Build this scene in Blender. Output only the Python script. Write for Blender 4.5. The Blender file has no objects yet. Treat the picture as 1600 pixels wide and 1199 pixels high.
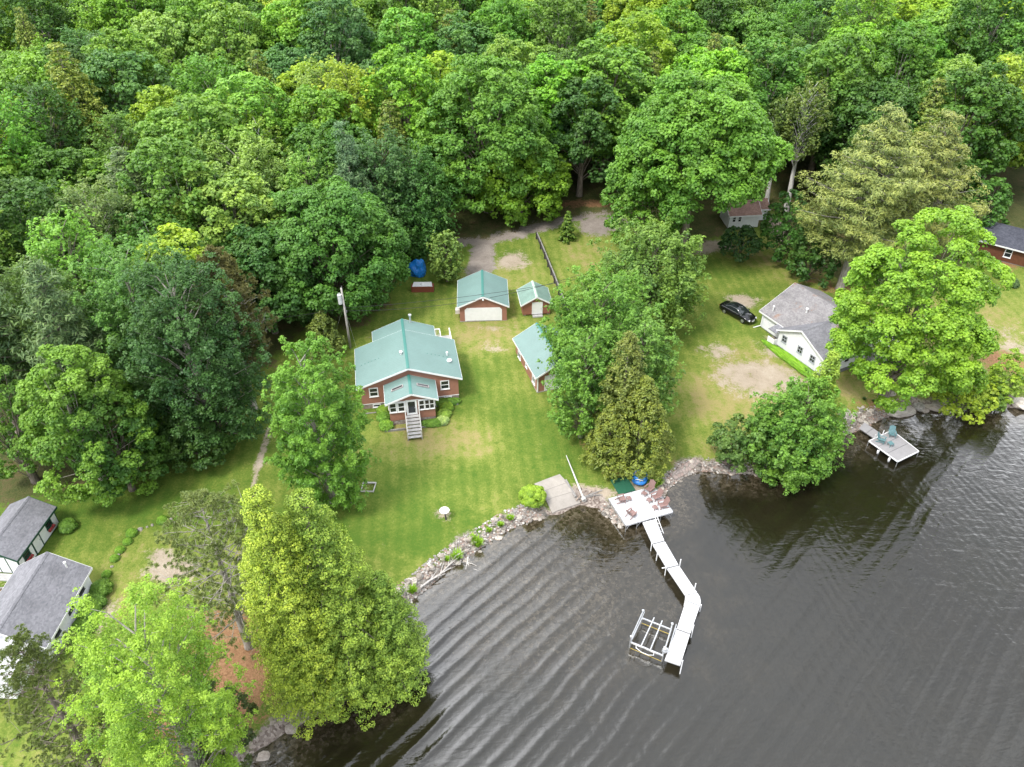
import bpy, bmesh, math, random
import numpy as np
from mathutils import Vector, Matrix
R_ = math.radians
random.seed(7)
scene = bpy.context.scene
COL = scene.collection
# ------------------------------------------------------------------ camera
F = 1244.0; PITCH = R_(37); CAMH = 55.0
cam_d = bpy.data.cameras.new('camera'); cam = bpy.data.objects.new('camera', cam_d); COL.objects.link(cam)
cam_d.sensor_width = 36; cam_d.lens = 36*F/1600; cam_d.clip_end = 6000; cam_d.clip_start = 0.5
cam.location = (0, 0, CAMH); cam.rotation_euler = (R_(90)-PITCH, 0, 0)
scene.camera = cam
cP, sP = math.cos(PITCH), math.sin(PITCH)
def ray(u, v):
    dx = (u-800)/F; dy = -(v-599.5)/F
    return np.array([dx, cP+dy*sP, -sP+dy*cP])
def proj(p):
    x, y, z = p[0], p[1], p[2]-CAMH
    f = y*cP-z*sP; up = y*sP+z*cP
    return 800+F*x/f, 599.5-F*up/f, f
def atz(u, v, z=0.0):
    d = ray(u, v); t = (z-CAMH)/d[2]
    return np.array([d[0]*t, d[1]*t])
# ------------------------------------------------------------------ terrain
shore_px = [(380,1190),(440,1150),(500,1118),(575,1070),(612,1010),(632,952),(662,925),(700,892),(752,857),(800,826),(852,806),(872,806),(905,790),(935,795),(968,822),(1000,812),(1030,795),
            (1046,765),(1068,746),(1098,737),(1140,742),(1185,741),(1225,728),(1262,700),(1300,690),(1345,672),(1380,655),(1420,645),(1470,640),(1520,640),(1560,636),(1600,640)]
S = [tuple(atz(u, v)) for u, v in shore_px]
S = [(-900,-120),(-120,-5),(-60,12),(-32,22),(-22,26.5)] + S + [(75,68),(110,66),(200,75),(1200,120)]
S = np.array(S)
LAND = np.vstack([S, [(1200,4000),(-900,4000)]])
def seg_dist(X, Y, poly, closed=False):
    D = np.full(X.shape, 1e9)
    n = len(poly)
    for i in range(n if closed else n-1):
        a = poly[i]; b = poly[(i+1) % n]
        ex, ey = b[0]-a[0], b[1]-a[1]; L = ex*ex+ey*ey+1e-9
        t = np.clip(((X-a[0])*ex+(Y-a[1])*ey)/L, 0, 1)
        D = np.minimum(D, np.hypot(X-a[0]-t*ex, Y-a[1]-t*ey))
    return D
def inside(X, Y, poly):
    r = np.zeros(X.shape, bool); n = len(poly)
    for i in range(n):
        x1, y1 = poly[i]; x2, y2 = poly[(i+1) % n]
        c = ((y1 > Y) != (y2 > Y))
        xi = (x2-x1)*(Y-y1)/((y2-y1) if y2 != y1 else 1e-9)+x1
        r ^= (c & (X < xi))
    return r
def sm(t): t = np.clip(t, 0, 1); return t*t*(3-2*t)
def shore_d(X, Y):
    d = seg_dist(X, Y, S)
    return np.where(inside(X, Y, LAND), d, -d)
def hgt(X, Y, d=None):
    X = np.asarray(X, float); Y = np.asarray(Y, float)
    if d is None: d = shore_d(X, Y)
    land = 0.75*sm((d+0.15)/1.7)+0.05*np.clip(d, 0, 24)+0.01*np.clip(d-24, 0, 200)+0.055*np.clip(Y-100, 0, 900)
    land += 0.07*np.sin(X*.31+1)*np.cos(Y*.23)*sm(d/8)
    bed = -0.1+0.28*d
    return np.where(d >= 0, land, np.maximum(bed, -3.5))
def h1(x, y): return float(hgt(np.array([x]), np.array([y]))[0])
def at(u, v, dz=0.0):
    d = ray(u, v); z = 1.0
    for _ in range(25):
        t = (z+dz-CAMH)/d[2]; z = h1(d[0]*t, d[1]*t)
    return Vector((d[0]*t, d[1]*t, z))
# ------------------------------------------------------------------ nodes / materials
class NT:
    def __init__(s, m): s.m = m; m.use_nodes = True; s.t = m.node_tree; s.t.nodes.clear()
    def n(s, typ, ins=None, **kw):
        nd = s.t.nodes.new(typ)
        for k, v in kw.items(): setattr(nd, k, v)
        for k, v in (ins or {}).items():
            sock = nd.inputs[k]
            if isinstance(v, bpy.types.NodeSocket): s.t.links.new(v, sock)
            elif isinstance(v, (tuple, list)) and sock.type == 'RGBA' and len(v) == 3: sock.default_value = (*v, 1)
            else: sock.default_value = v
        return nd
    def mix(s, f, a, b, mode='MIX'):
        nd = s.t.nodes.new('ShaderNodeMix'); nd.data_type = 'RGBA'; nd.blend_type = mode
        for i, v in ((0, f), (6, a), (7, b)):
            if isinstance(v, bpy.types.NodeSocket): s.t.links.new(v, nd.inputs[i])
            elif i == 0: nd.inputs[0].default_value = v
            else: nd.inputs[i].default_value = (*v[:3], 1)
        return nd.outputs[2]
    def math(s, op, a, b=0.0, c=None):
        nd = s.t.nodes.new('ShaderNodeMath'); nd.operation = op
        for i, v in enumerate((a, b) if c is None else (a, b, c)):
            if isinstance(v, bpy.types.NodeSocket): s.t.links.new(v, nd.inputs[i])
            else: nd.inputs[i].default_value = v
        return nd.outputs[0]
    def ramp(s, f, stops):
        nd = s.n('ShaderNodeValToRGB', {0: f}); cr = nd.color_ramp
        while len(cr.elements) < len(stops): cr.elements.new(0.5)
        for e, (p, c) in zip(cr.elements, stops):
            e.position = p; e.color = (*c, 1) if isinstance(c, tuple) else (c, c, c, 1)
        return nd.outputs[0]
    def noise(s, vec, scale, detail=3, rough=.55, dist=0.0):
        return s.n('ShaderNodeTexNoise', {'Vector': vec, 'Scale': scale, 'Detail': detail, 'Roughness': rough, 'Distortion': dist}).outputs[0]
    def out(s, sh): s.n('ShaderNodeOutputMaterial', {0: sh})
MATS = {}
def simple(name, col, rough=.6, var=.25, scale=3.0, spec=.4, metal=0.0, bump=0.0, bscale=40.0, stripe=None, streak=0.0):
    """painted / plain surface with mottling; stripe=(axis, period, depth) adds boards or ribs in relief"""
    if name in MATS: return MATS[name]
    m = bpy.data.materials.new(name); t = NT(m)
    co = t.n('ShaderNodeTexCoord').outputs['Object']
    n1 = t.noise(co, scale, 4); n2 = t.noise(co, scale*9, 2)
    f = t.math('ADD', t.math('MULTIPLY', n1, .7), t.math('MULTIPLY', n2, .3))
    f = t.ramp(f, [(.3, 0.0), (.7, 1.0)])
    base = t.mix(f, tuple(c*(1-var) for c in col), tuple(min(1, c*(1+var*.6)) for c in col))
    if streak:
        mp = t.n('ShaderNodeMapping', {0: co, 'Scale': (6, 6, .6)}).outputs[0]
        st = t.ramp(t.noise(mp, 1.0, 5, .7), [(.45, 0.0), (.75, 1.0)])
        base = t.mix(t.math('MULTIPLY', st, streak), base, tuple(c*.45 for c in col))
    b = t.n('ShaderNodeBsdfPrincipled', {'Base Color': base, 'Roughness': rough, 'Metallic': metal, 'Specular IOR Level': spec})
    hsock = None
    if stripe:
        ax, per, dep = stripe
        sep = t.n('ShaderNodeSeparateXYZ', {0: co}).outputs[ax]
        fr = t.math('FRACT', t.math('DIVIDE', sep, per))
        hsock = t.math('MULTIPLY', t.ramp(fr, [(0, 0.0), (.1, 1.0), (.92, .8), (1, 0.0)]), dep)
    if bump:
        nb = t.math('MULTIPLY', t.noise(co, bscale, 3), bump)
        hsock = t.math('ADD', hsock, nb) if hsock else nb
    if hsock:
        bp = t.n('ShaderNodeBump', {'Height': hsock, 'Strength': 1.0, 'Distance': 1.0})
        t.t.links.new(bp.outputs[0], b.inputs['Normal'])
    t.out(b.outputs[0]); MATS[name] = m
    return m
def shingle(name, col, col2, moss=None):
    m = bpy.data.materials.new(name); t = NT(m)
    co = t.n('ShaderNodeTexCoord').outputs['Object']
    sep = t.n('ShaderNodeSeparateXYZ', {0: co})
    # tabs: cells about 30 x 14 cm laid in courses
    v = t.n('ShaderNodeTexVoronoi', {'Vector': t.n('ShaderNodeMapping', {0: co, 'Scale': (3.2, 3.2, 9)}).outputs[0], 'Scale': 1.6}).outputs['Color']
    tab = t.n('ShaderNodeSeparateColor', {0: v}).outputs[0]
    c = t.mix(tab, col, col2)
    fine = t.noise(co, 60, 2)
    c = t.mix(t.math('MULTIPLY', fine, .35), c, tuple(x*.5 for x in col))
    big = t.ramp(t.noise(t.n('ShaderNodeMapping', {0: co, 'Scale': (1, .5, 1)}).outputs[0], .9, 5, .65), [(.45, 0.0), (.7, 1.0)])
    c = t.mix(t.math('MULTIPLY', big, .5), c, tuple(x*.55 for x in col))
    if moss:
        mk = t.ramp(t.noise(co, .6, 5, .7), [(.58, 0.0), (.66, 1.0)])
        c = t.mix(t.math('MULTIPLY', mk, .6), c, moss)
    course = t.math('FRACT', t.math('MULTIPLY', sep.outputs[2], 12))
    hh = t.math('ADD', t.math('MULTIPLY', course, .012), t.math('MULTIPLY', fine, .006))
    bp = t.n('ShaderNodeBump', {'Height': hh, 'Strength': .9, 'Distance': 1.0})
    b = t.n('ShaderNodeBsdfPrincipled', {'Base Color': c, 'Roughness': .85, 'Normal': bp.outputs[0], 'Specular IOR Level': .3})
    t.out(b.outputs[0]); return m
def stone_mat(name, c1, c2, scale=4.0, mortar=(.25,.23,.2)):
    m = bpy.data.materials.new(name); t = NT(m)
    co = t.n('ShaderNodeTexCoord').outputs['Object']
    v = t.n('ShaderNodeTexVoronoi', {'Vector': co, 'Scale': scale})
    e = t.n('ShaderNodeTexVoronoi', {'Vector': co, 'Scale': scale}, feature='DISTANCE_TO_EDGE').outputs[0]
    r = t.n('ShaderNodeSeparateColor', {0: v.outputs['Color']}).outputs[0]
    c = t.mix(r, c1, c2); ed = t.ramp(e, [(.02, 1.0), (.08, 0.0)])
    c = t.mix(ed, c, mortar)
    c = t.mix(t.math('MULTIPLY', t.noise(co, 30), .4), c, tuple(x*.5 for x in c1))
    bp = t.n('ShaderNodeBump', {'Height': t.math('MULTIPLY', t.math('MINIMUM', e, .1), .4), 'Strength': 1, 'Distance': 1})
    b = t.n('ShaderNodeBsdfPrincipled', {'Base Color': c, 'Roughness': .85, 'Normal': bp.outputs[0]})
    t.out(b.outputs[0]); return m
def rock_mat():
    m = bpy.data.materials.new('rock'); t = NT(m)
    g = t.n('ShaderNodeTexCoord').outputs['Object']; oi = t.n('ShaderNodeObjectInfo')
    c = t.ramp(t.noise(g, 2.5, 6, .65), [(.3, (.10,.095,.085)), (.5, (.24,.23,.21)), (.72, (.42,.40,.37))])
    c = t.mix(t.math('MULTIPLY', oi.outputs['Random'], .55), c, (.36,.30,.26))
    c = t.mix(1.0, c, oi.outputs['Color'], 'MULTIPLY')
    bp = t.n('ShaderNodeBump', {'Height': t.math('MULTIPLY', t.noise(g, 6, 5), .15), 'Strength': 1, 'Distance': 1})
    b = t.n('ShaderNodeBsdfPrincipled', {'Base Color': c, 'Roughness': .8, 'Normal': bp.outputs[0]})
    t.out(b.outputs[0]); return m
def leaf_mat(name, trans=.32, needle=False):
    m = bpy.data.materials.new(name); t = NT(m)
    oi = t.n('ShaderNodeObjectInfo'); tint = t.n('ShaderNodeAttribute', attribute_name='tint').outputs['Fac']
    g = t.n('ShaderNodeNewGeometry')
    base = oi.outputs['Color']
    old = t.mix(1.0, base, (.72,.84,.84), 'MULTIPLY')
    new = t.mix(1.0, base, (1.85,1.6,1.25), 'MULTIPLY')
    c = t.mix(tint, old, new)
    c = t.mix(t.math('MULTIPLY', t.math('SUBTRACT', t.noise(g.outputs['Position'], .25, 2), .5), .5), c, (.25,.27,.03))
    hsv = t.n('ShaderNodeHueSaturation', {'Hue': .5, 'Saturation': 1.0, 'Value': t.math('ADD', .8, t.math('MULTIPLY', t.n('ShaderNodeNewGeometry').outputs['Random Per Island'], .4)), 'Color': c}).outputs[0]
    b = t.n('ShaderNodeBsdfPrincipled', {'Base Color': hsv, 'Roughness': .5, 'Specular IOR Level': .35})
    tc = t.mix(1.0, hsv, (1.25,1.3,.5), 'MULTIPLY')
    tr = t.n('ShaderNodeBsdfTranslucent', {'Color': tc})
    mx = t.n('ShaderNodeMixShader', {0: trans, 1: b.outputs[0], 2: tr.outputs[0]})
    t.out(mx.outputs[0]); return m
LEAF = leaf_mat('foliage'); NEEDLE = leaf_mat('needles', .15)
def bark_mat(name, a, b_, sc=6):
    m = bpy.data.materials.new(name); t = NT(m)
    co = t.n('ShaderNodeTexCoord').outputs['Object']
    mp = t.n('ShaderNodeMapping', {0: co, 'Scale': (1, 1, .25)}).outputs[0]
    n = t.noise(mp, sc, 5, .7)
    c = t.ramp(n, [(.35, a), (.65, b_)])
    bp = t.n('ShaderNodeBump', {'Height': t.math('MULTIPLY', n, .05), 'Strength': 1, 'Distance': 1})
    b = t.n('ShaderNodeBsdfPrincipled', {'Base Color': c, 'Roughness': .9, 'Normal': bp.outputs[0]})
    t.out(b.outputs[0]); return m
BARK = bark_mat('bark', (.10,.08,.06), (.27,.23,.19)); BIRCH = bark_mat('birch_bark', (.35,.33,.3), (.75,.73,.7), 3); PALEBARK = bark_mat('pale_bark', (.2,.18,.15), (.42,.39,.34))

def ground_mat():
    m = bpy.data.materials.new('ground'); t = NT(m)
    P = t.n('ShaderNodeNewGeometry').outputs['Position']
    A = lambda nm: t.n('ShaderNodeAttribute', attribute_name=nm).outputs['Fac']
    big = t.noise(P, .11, 4, .6); mid = t.noise(P, .55, 7, .72, .3); fine = t.noise(P, 5.0, 3, .7); vf = t.noise(P, 22, 2, .7)
    lush = (.082,.155,.018); mida = (.145,.2,.03); yel = (.235,.27,.055); dry = (.36,.29,.12)
    f = t.math('ADD', t.math('MULTIPLY', big, .45), t.math('MULTIPLY', mid, .55))
    f = t.math('SUBTRACT', f, t.math('MULTIPLY', A('lush'), .13))
    f = t.math('ADD', f, t.math('MULTIPLY', A('dry'), t.math('MULTIPLY', mid, .58)))
    f = t.math('ADD', f, t.math('MULTIPLY', t.math('SUBTRACT', fine, .5), .5))
    # mowing stripes
    sx = t.n('ShaderNodeSeparateXYZ', {0: P})
    st = t.math('SINE', t.math('ADD', t.math('MULTIPLY', sx.outputs[0], 5.2), t.math('ADD', t.math('MULTIPLY', sx.outputs[1], .5), t.math('MULTIPLY', mid, 3.0))))
    f = t.math('ADD', f, t.math('MULTIPLY', t.math('MULTIPLY', st, .07), mid)); weeds = t.ramp(t.noise(P, 1.7, 4, .75), [(.55, 0.0), (.68, 1.0)]); f = t.math('SUBTRACT', f, t.math('MULTIPLY', weeds, .10))
    g = t.ramp(f, [(.32, lush), (.47, mida), (.6, yel), (.78, dry)])
    g = t.mix(t.math('MULTIPLY', t.ramp(vf, [(.3, 1.0), (.7, 0.0)]), .5), g, (.04,.08,.006))
    soil = t.ramp(t.math('ADD', t.math('MULTIPLY', mid, .5), t.math('MULTIPLY', vf, .5)), [(.3, (.20,.15,.105)), (.5, (.34,.28,.21)), (.7, (.47,.41,.33))])
    bl = t.math('ADD', t.math('MULTIPLY', t.math('SUBTRACT', mid, .5), 2.0), t.math('MULTIPLY', t.math('SUBTRACT', fine, .5), 1.1))
    def soft(nm, lo=.42, hi=.62): return t.ramp(t.math('ADD', A(nm), bl), [(lo, 0.0), (hi, 1.0)])
    c = t.mix(soft('dirt', .4, .75), g, soil)
    grav = t.ramp(t.math('ADD', t.math('MULTIPLY', mid, .5), t.math('MULTIPLY', vf, .5)), [(.3, (.15,.125,.105)), (.52, (.25,.215,.185)), (.72, (.40,.36,.32))])
    c = t.mix(soft('gravel'), c, grav)
    fl = t.ramp(t.math('ADD', t.math('MULTIPLY', mid, .6), t.math('MULTIPLY', fine, .4)), [(.35, (.035,.05,.012)), (.5, (.075,.085,.025)), (.65, (.13,.085,.045))])
    c = t.mix(soft('forest'), c, fl)
    nd = t.ramp(t.math('ADD', t.math('MULTIPLY', fine, .6), t.math('MULTIPLY', vf, .4)), [(.35, (.15,.075,.035)), (.65, (.33,.19,.10))])
    c = t.mix(soft('needle', .4, .7), c, nd)
    peb = t.n('ShaderNodeTexVoronoi', {'Vector': P, 'Scale': 6.0}).outputs['Color']
    pb = t.mix(t.n('ShaderNodeSeparateColor', {0: peb}).outputs[0], (.12,.09,.075), (.36,.31,.27))
    c = t.mix(soft('bank', .35, .75), c, pb)
    hgtn = t.math('ADD', t.math('MULTIPLY', vf, .05), t.math('MULTIPLY', fine, .12))
    bp = t.n('ShaderNodeBump', {'Height': hgtn, 'Strength': .8, 'Distance': 1})
    b = t.n('ShaderNodeBsdfPrincipled', {'Base Color': c, 'Roughness': .9, 'Normal': bp.outputs[0], 'Specular IOR Level': .2})
    t.out(b.outputs[0]); return m
def water_mat():
    m = bpy.data.materials.new('lake_water'); t = NT(m)
    P = t.n('ShaderNodeNewGeometry').outputs['Position']
    sh = t.n('ShaderNodeAttribute', attribute_name='shallow').outputs['Fac']
    peb = t.noise(P, 4.0, 5, .75); mud = t.noise(P, .35, 4, .6)
    v = t.n('ShaderNodeTexVoronoi', {'Vector': P, 'Scale': 3.3}).outputs['Color']
    pv = t.n('ShaderNodeSeparateColor', {0: v}).outputs[0]
    bed = t.ramp(t.math('ADD', t.math('MULTIPLY', peb, .75), t.math('MULTIPLY', pv, .25)), [(.35, (.022,.017,.008)), (.55, (.06,.048,.03)), (.74, (.15,.125,.09))])
    deep = t.mix(mud, (.008,.0075,.004), (.015,.0125,.006))
    c = t.mix(t.ramp(t.math('ADD', sh, t.math('MULTIPLY', t.math('SUBTRACT', mud, .5), .5)), [(.1, 0.0), (1.0, 1.0)]), deep, bed)
    # ripples: a train from the lake running to the left shore, a cross train on the right, and fine wind ripples
    def train(ang, per, dist, dsc):
        mp = t.n('ShaderNodeMapping', {0: P, 'Rotation': (0, 0, -R_(ang))}).outputs[0]
        return t.n('ShaderNodeTexWave', {'Vector': mp, 'Scale': 1/per*0.314, 'Distortion': dist, 'Detail': 2, 'Detail Scale': dsc, 'Detail Roughness': .6}, wave_type='BANDS', bands_direction='Y', wave_profile='SIN').outputs['Fac']
    amp = t.ramp(t.noise(P, .07, 3, .5), [(.36, .1), (.62, 1.0)]); patch = t.ramp(t.noise(P, .16, 4, .6, .6), [(.36, .25), (.62, 1.0)])
    sx = t.n('ShaderNodeSeparateXYZ', {0: P}).outputs
    left = t.ramp(t.math('MULTIPLY_ADD', sx[0], 1/70., .5), [(.42, 1.0), (.72, .35)])
    calm = t.math('SUBTRACT', 1.0, t.math('MULTIPLY', sh, .75))
    w1 = t.math('MULTIPLY', t.math('MULTIPLY', t.math('POWER', train(47, 1.25, 3.2, .35), 1.8), .09), t.math('MULTIPLY', left, patch))
    w2 = t.math('MULTIPLY', t.math('MULTIPLY', train(43, 3.1, 3.0, .25), .055), amp)
    w3 = t.math('MULTIPLY', t.math('MULTIPLY', train(103, .8, 5, .9), .016), t.math('MULTIPLY', t.math('SUBTRACT', 1.1, left), t.math('SUBTRACT', 1.1, patch)))
    w4 = t.math('ADD', t.math('MULTIPLY', t.noise(P, 2.0, 5, .62, .5), .022), t.math('MULTIPLY', t.noise(t.n('ShaderNodeMapping', {0: P, 'Rotation': (0, 0, -R_(35)), 'Scale': (.5, 1.3, 1)}).outputs[0], 1.1, 3, .6, .8), .045))
    H = t.math('MULTIPLY', t.math('ADD', t.math('ADD', w1, w2), t.math('ADD', w3, w4)), calm)
    bp = t.n('ShaderNodeBump', {'Height': H, 'Strength': .8, 'Distance': 1})
    b = t.n('ShaderNodeBsdfPrincipled', {'Base Color': c, 'Roughness': .045, 'IOR': 1.62, 'Normal': bp.outputs[0], 'Specular IOR Level': .6})
    t.out(b.outputs[0]); return m
# ------------------------------------------------------------------ object helpers
def tag(o, label=None, cat=None, group=None, kind=None):
    if label: o['label'] = label
    if cat: o['category'] = cat
    if group: o['group'] = group
    if kind: o['kind'] = kind
    return o
def empty(name, loc=(0,0,0), rz=0, label=None, cat=None, group=None):
    o = bpy.data.objects.new(name, None); COL.objects.link(o); o.location = loc; o.rotation_euler = (0, 0, rz)
    o.empty_display_size = .3
    return tag(o, label, cat, group)
class MB:
    def __init__(s): s.v = []; s.f = []; s.m = []; s.k = 0
    def add(s, vs, fs):
        b = len(s.v); s.v += [tuple(v) for v in vs]; s.f += [tuple(i+b for i in f) for f in fs]; s.m += [s.k]*len(fs); return s
    def box(s, x0, x1, y0, y1, z0, z1, M=None):
        vs = [Vector((x, y, z)) for z in (z0, z1) for x, y in ((x0,y0),(x1,y0),(x1,y1),(x0,y1))]
        if M is not None: vs = [M @ v for v in vs]
        return s.add(vs, [(3,2,1,0),(4,5,6,7),(0,1,5,4),(1,2,6,5),(2,3,7,6),(3,0,4,7)])
    def cbox(s, c, d, rz=0, rx=0, ry=0):
        M = Matrix.Translation(c) @ Matrix.Rotation(rz, 4, 'Z') @ Matrix.Rotation(ry, 4, 'Y') @ Matrix.Rotation(rx, 4, 'X')
        return s.box(-d[0]/2, d[0]/2, -d[1]/2, d[1]/2, -d[2]/2, d[2]/2, M)
    def prism(s, poly, z0, z1):
        n = len(poly); vs = [(x, y, z0) for x, y in poly]+[(x, y, z1) for x, y in poly]
        return s.add(vs, [tuple(reversed(range(n))), tuple(range(n, 2*n))]+[(i, (i+1) % n, (i+1) % n+n, i+n) for i in range(n)])
    def extr(s, pts, off):
        """polygon pts (3D) extruded by vector off"""
        n = len(pts); off = Vector(off); vs = [Vector(p) for p in pts]+[Vector(p)+off for p in pts]
        return s.add(vs, [tuple(reversed(range(n))), tuple(range(n, 2*n))]+[(i, (i+1) % n, (i+1) % n+n, i+n) for i in range(n)])
    def tube(s, pts, rad, n=6, cap=True):
        pts = [Vector(p) for p in pts]
        if not hasattr(rad, '__len__'): rad = [rad]*len(pts)
        vs = []; fs = []
        for i, p in enumerate(pts):
            d = (pts[min(i+1, len(pts)-1)]-pts[max(i-1, 0)]).normalized()
            a = d.orthogonal().normalized() if i == 0 else (a-d*a.dot(d)).normalized()
            b = d.cross(a)
            for k in range(n):
                t = 2*math.pi*k/n; vs.append(p+(a*math.cos(t)+b*math.sin(t))*rad[i])
        for i in range(len(pts)-1):
            for k in range(n):
                fs.append((i*n+k, i*n+(k+1) % n, (i+1)*n+(k+1) % n, (i+1)*n+k))
        if cap: fs += [tuple(reversed(range(n))), tuple(range((len(pts)-1)*n, len(pts)*n))]
        return s.add(vs, fs)
    def build(s, name, mats, parent=None, smooth=False, bevel=0):
        me = bpy.data.meshes.new(name); me.from_pydata(s.v, [], s.f)
        for m in (mats if isinstance(mats, (list, tuple)) else [mats]): me.materials.append(m)
        me.polygons.foreach_set('material_index', s.m)
        if smooth: me.polygons.foreach_set('use_smooth', [True]*len(s.f))
        me.update()
        o = bpy.data.objects.new(name, me); COL.objects.link(o)
        if parent is not None: o.parent = parent
        if bevel:
            md = o.modifiers.new('b', 'BEVEL'); md.width = bevel; md.segments = 2; md.limit_method = 'ANGLE'
        return o
def copy_tree(o, parent=None):
    c = o.copy(); COL.objects.link(c); c.parent = parent
    for ch in o.children: copy_tree(ch, c)
    return c
# ------------------------------------------------------------------ paints
WHITE = simple('white_paint', (.76,.76,.76), .5, .08, 2, stripe=None)
WSIDE = simple('white_siding', (.78,.785,.80), .55, .10, 1.5, stripe=(2, .14, .012), streak=.12)
BROWN = simple('redbrown_siding', (.32,.15,.105), .6, .12, 2, stripe=(2, .12, .012), streak=.15)
BROWNV = simple('redbrown_boards', (.28,.12,.08), .65, .15, 2, stripe=(0, .2, .01), streak=.2)
TEAL = simple('green_metal_roof', (.14,.228,.208), .42, .12, .5, spec=.5, stripe=(1, .30, .02), streak=.10)
TEALX = TEAL
TEALCAP = simple('green_ridge_cap', (.05,.185,.155), .4, .1, 2)
TEALOLD = simple('weathered_green_roof', (.175,.27,.225), .45, .22, 1.2, stripe=(1, .3, .02), streak=.3)
GLASS = simple('dark_glass', (.02,.024,.028), .08, .3, 1, spec=.7)
FOUND = stone_mat('foundation_stone', (.30,.20,.16), (.42,.38,.35), 3.5)
CONC = simple('concrete', (.33,.30,.265), .85, .18, 1.3, bump=.02, streak=.15)
DECKW = simple('weathered_deck_boards', (.42,.41,.40), .75, .22, 4, stripe=(1, .28, .02), streak=.25)
GREYW = simple('grey_wood', (.26,.245,.23), .85, .3, 5, streak=.4)
DARKW = simple('dark_wood', (.055,.05,.048), .85, .3, 5, streak=.4)
DOCKW = simple('white_dock_panel', (.54,.54,.55), .55, .12, 1.5, stripe=(0, .15, .008), streak=.22)
ALU = simple('aluminium', (.62,.63,.64), .35, .12, 4, metal=.75)
DOCKG = simple('grey_dock_panel', (.27,.26,.265), .6, .10, 2, stripe=(0, .15, .008), streak=.15)
SHG = shingle('grey_shingles', (.20,.19,.195), (.31,.295,.295), (.26,.14,.08))
SHD = shingle('dark_shingles', (.17,.17,.185), (.26,.255,.275))
SHS = shingle('slate_shingles', (.05,.053,.07), (.09,.094,.115))
SHB = shingle('brown_shingles', (.20,.12,.095), (.33,.215,.175), (.12,.07,.05))
REDW = simple('varnished_wood', (.13,.05,.025), .5, .3, 3, stripe=(2, .18, .012), streak=.35)
GREENT = simple('green_trim', (.012,.06,.04), .5, .2)
ROCK = rock_mat()
# ------------------------------------------------------------------ ground, water
lawn_px = [(-400,1400),(-300,840),(-60,800),(60,780),(150,770),(215,712),(300,665),(372,625),(430,560),(480,505),(560,512),(604,480),(618,440),(660,395),(700,372),(760,372),(860,345),(940,332),(990,348),(1080,392),(1110,372),
           (1140,362),(1195,352),(1212,330),(1235,365),(1250,405),(1320,445),(1500,430),(1560,360),(1640,380),(1900,420),(1950,760)]
LAWN = np.array([tuple(at(u, v).xy) for u, v in lawn_px])
i0 = len(S)-1
LAWNP = LAWN
def axis(lo, hi, a, b, st):
    mid = list(np.arange(a, b+.01, st)); l = []; x = a; s_ = st
    while x > lo: s_ = min(s_*1.25, 60); x -= s_; l.append(x)
    r = []; x = b; s_ = st
    while x < hi: s_ = min(s_*1.25, 60); x += s_; r.append(x)
    return np.array(l[::-1]+mid+r)
gx = axis(-900, 1100, -70, 84, .42); gy = axis(-500, 2400, 22, 122, .42)
X, Y = np.meshgrid(gx, gy); D = shore_d(X, Y); Z = hgt(X, Y, D)
inl = inside(X, Y, LAWNP); ld = seg_dist(X, Y, LAWNP, True)
def blobs(lst):
    m = np.zeros(X.shape)
    for (u, v, ru, rv, s) in lst:
        c = at(u, v); m = np.maximum(m, s*np.clip(1.35-np.sqrt(((X-c.x)/ru)**2+((Y-c.y)/rv)**2), 0, 1))
    return m
def line(pts, w, s=1.0):
    q = np.array([tuple(at(u, v).xy) for u, v in pts])
    return s*np.clip(1.5-seg_dist(X, Y, q)/w, 0, 1)
a_forest = np.clip(np.where(inl, -ld, ld)/3+.5, 0, 1)
a_dirt = blobs([(1185,590,6,4,.8),(1160,470,2.5,2.2,.75),(1120,550,2.6,2.5,.5),(1215,545,2.5,3,.7),(1250,560,3,2.5,.6),(800,408,3.0,3.2,.72),(775,512,4,1.2,.35),(772,540,2,2.5,.36),(268,890,2.4,1.8,.9),(248,868,1.6,1,.7),(930,770,2.6,1.0,.85),(985,765,2,1.2,.8),
                (905,765,1.5,1,.6),(1215,355,1.6,5,.9),(1100,385,5,2.5,.8),(1265,420,3,1.5,.4),(690,803,1.3,.9,.6),(1060,360,5,4,.6),(575,762,1.1,.9,.35),(1560,520,4,3,.45),(1590,545,4,2,.6),(50,915,3,1.5,.7),(160,965,1.3,2,.6),(345,1010,3,3,.7)])
a_dry = blobs([(700,690,7,3.5,.8),(660,670,5,2.5,.9),(762,524,5,5,.95),(800,430,8,4,.45),(1130,620,9,6,.75),(1170,580,8,6,.9),(1100,700,6,3,.5),(1210,400,8,6,.6),(1280,420,6,5,.9),(920,400,6,7,.5),(1480,520,12,9,.75),(1360,600,6,5,.7),(240,870,8,5,.35),(190,930,3,3,.4),
               (600,900,5,3,.45),(740,790,5,2,.4),(840,560,2,3,.3),(1050,480,4,3,.4)])
a_lush = blobs([(620,830,12,6,.9),(560,850,9,6,.9),(740,740,9,3,.6),(700,640,3,8,.7),(850,700,6,5,.9),(200,810,16,5,.9),(350,700,9,7,.8),(640,440,6,7,.9),(1060,540,5,5,.8),(1140,420,7,3,.8),(1060,690,3,3,.8),(260,820,8,3,.6)])
a_gravel = np.maximum.reduce([line([(690,374),(745,372),(800,362),(860,345),(925,328),(990,322)], 2.3), line([(752,372),(754,400),(750,432)], 1.9), blobs([(935,352,4,3.5,1.0)]), line([(1040,330),(1000,335),(960,345)], 2.4)])
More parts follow.
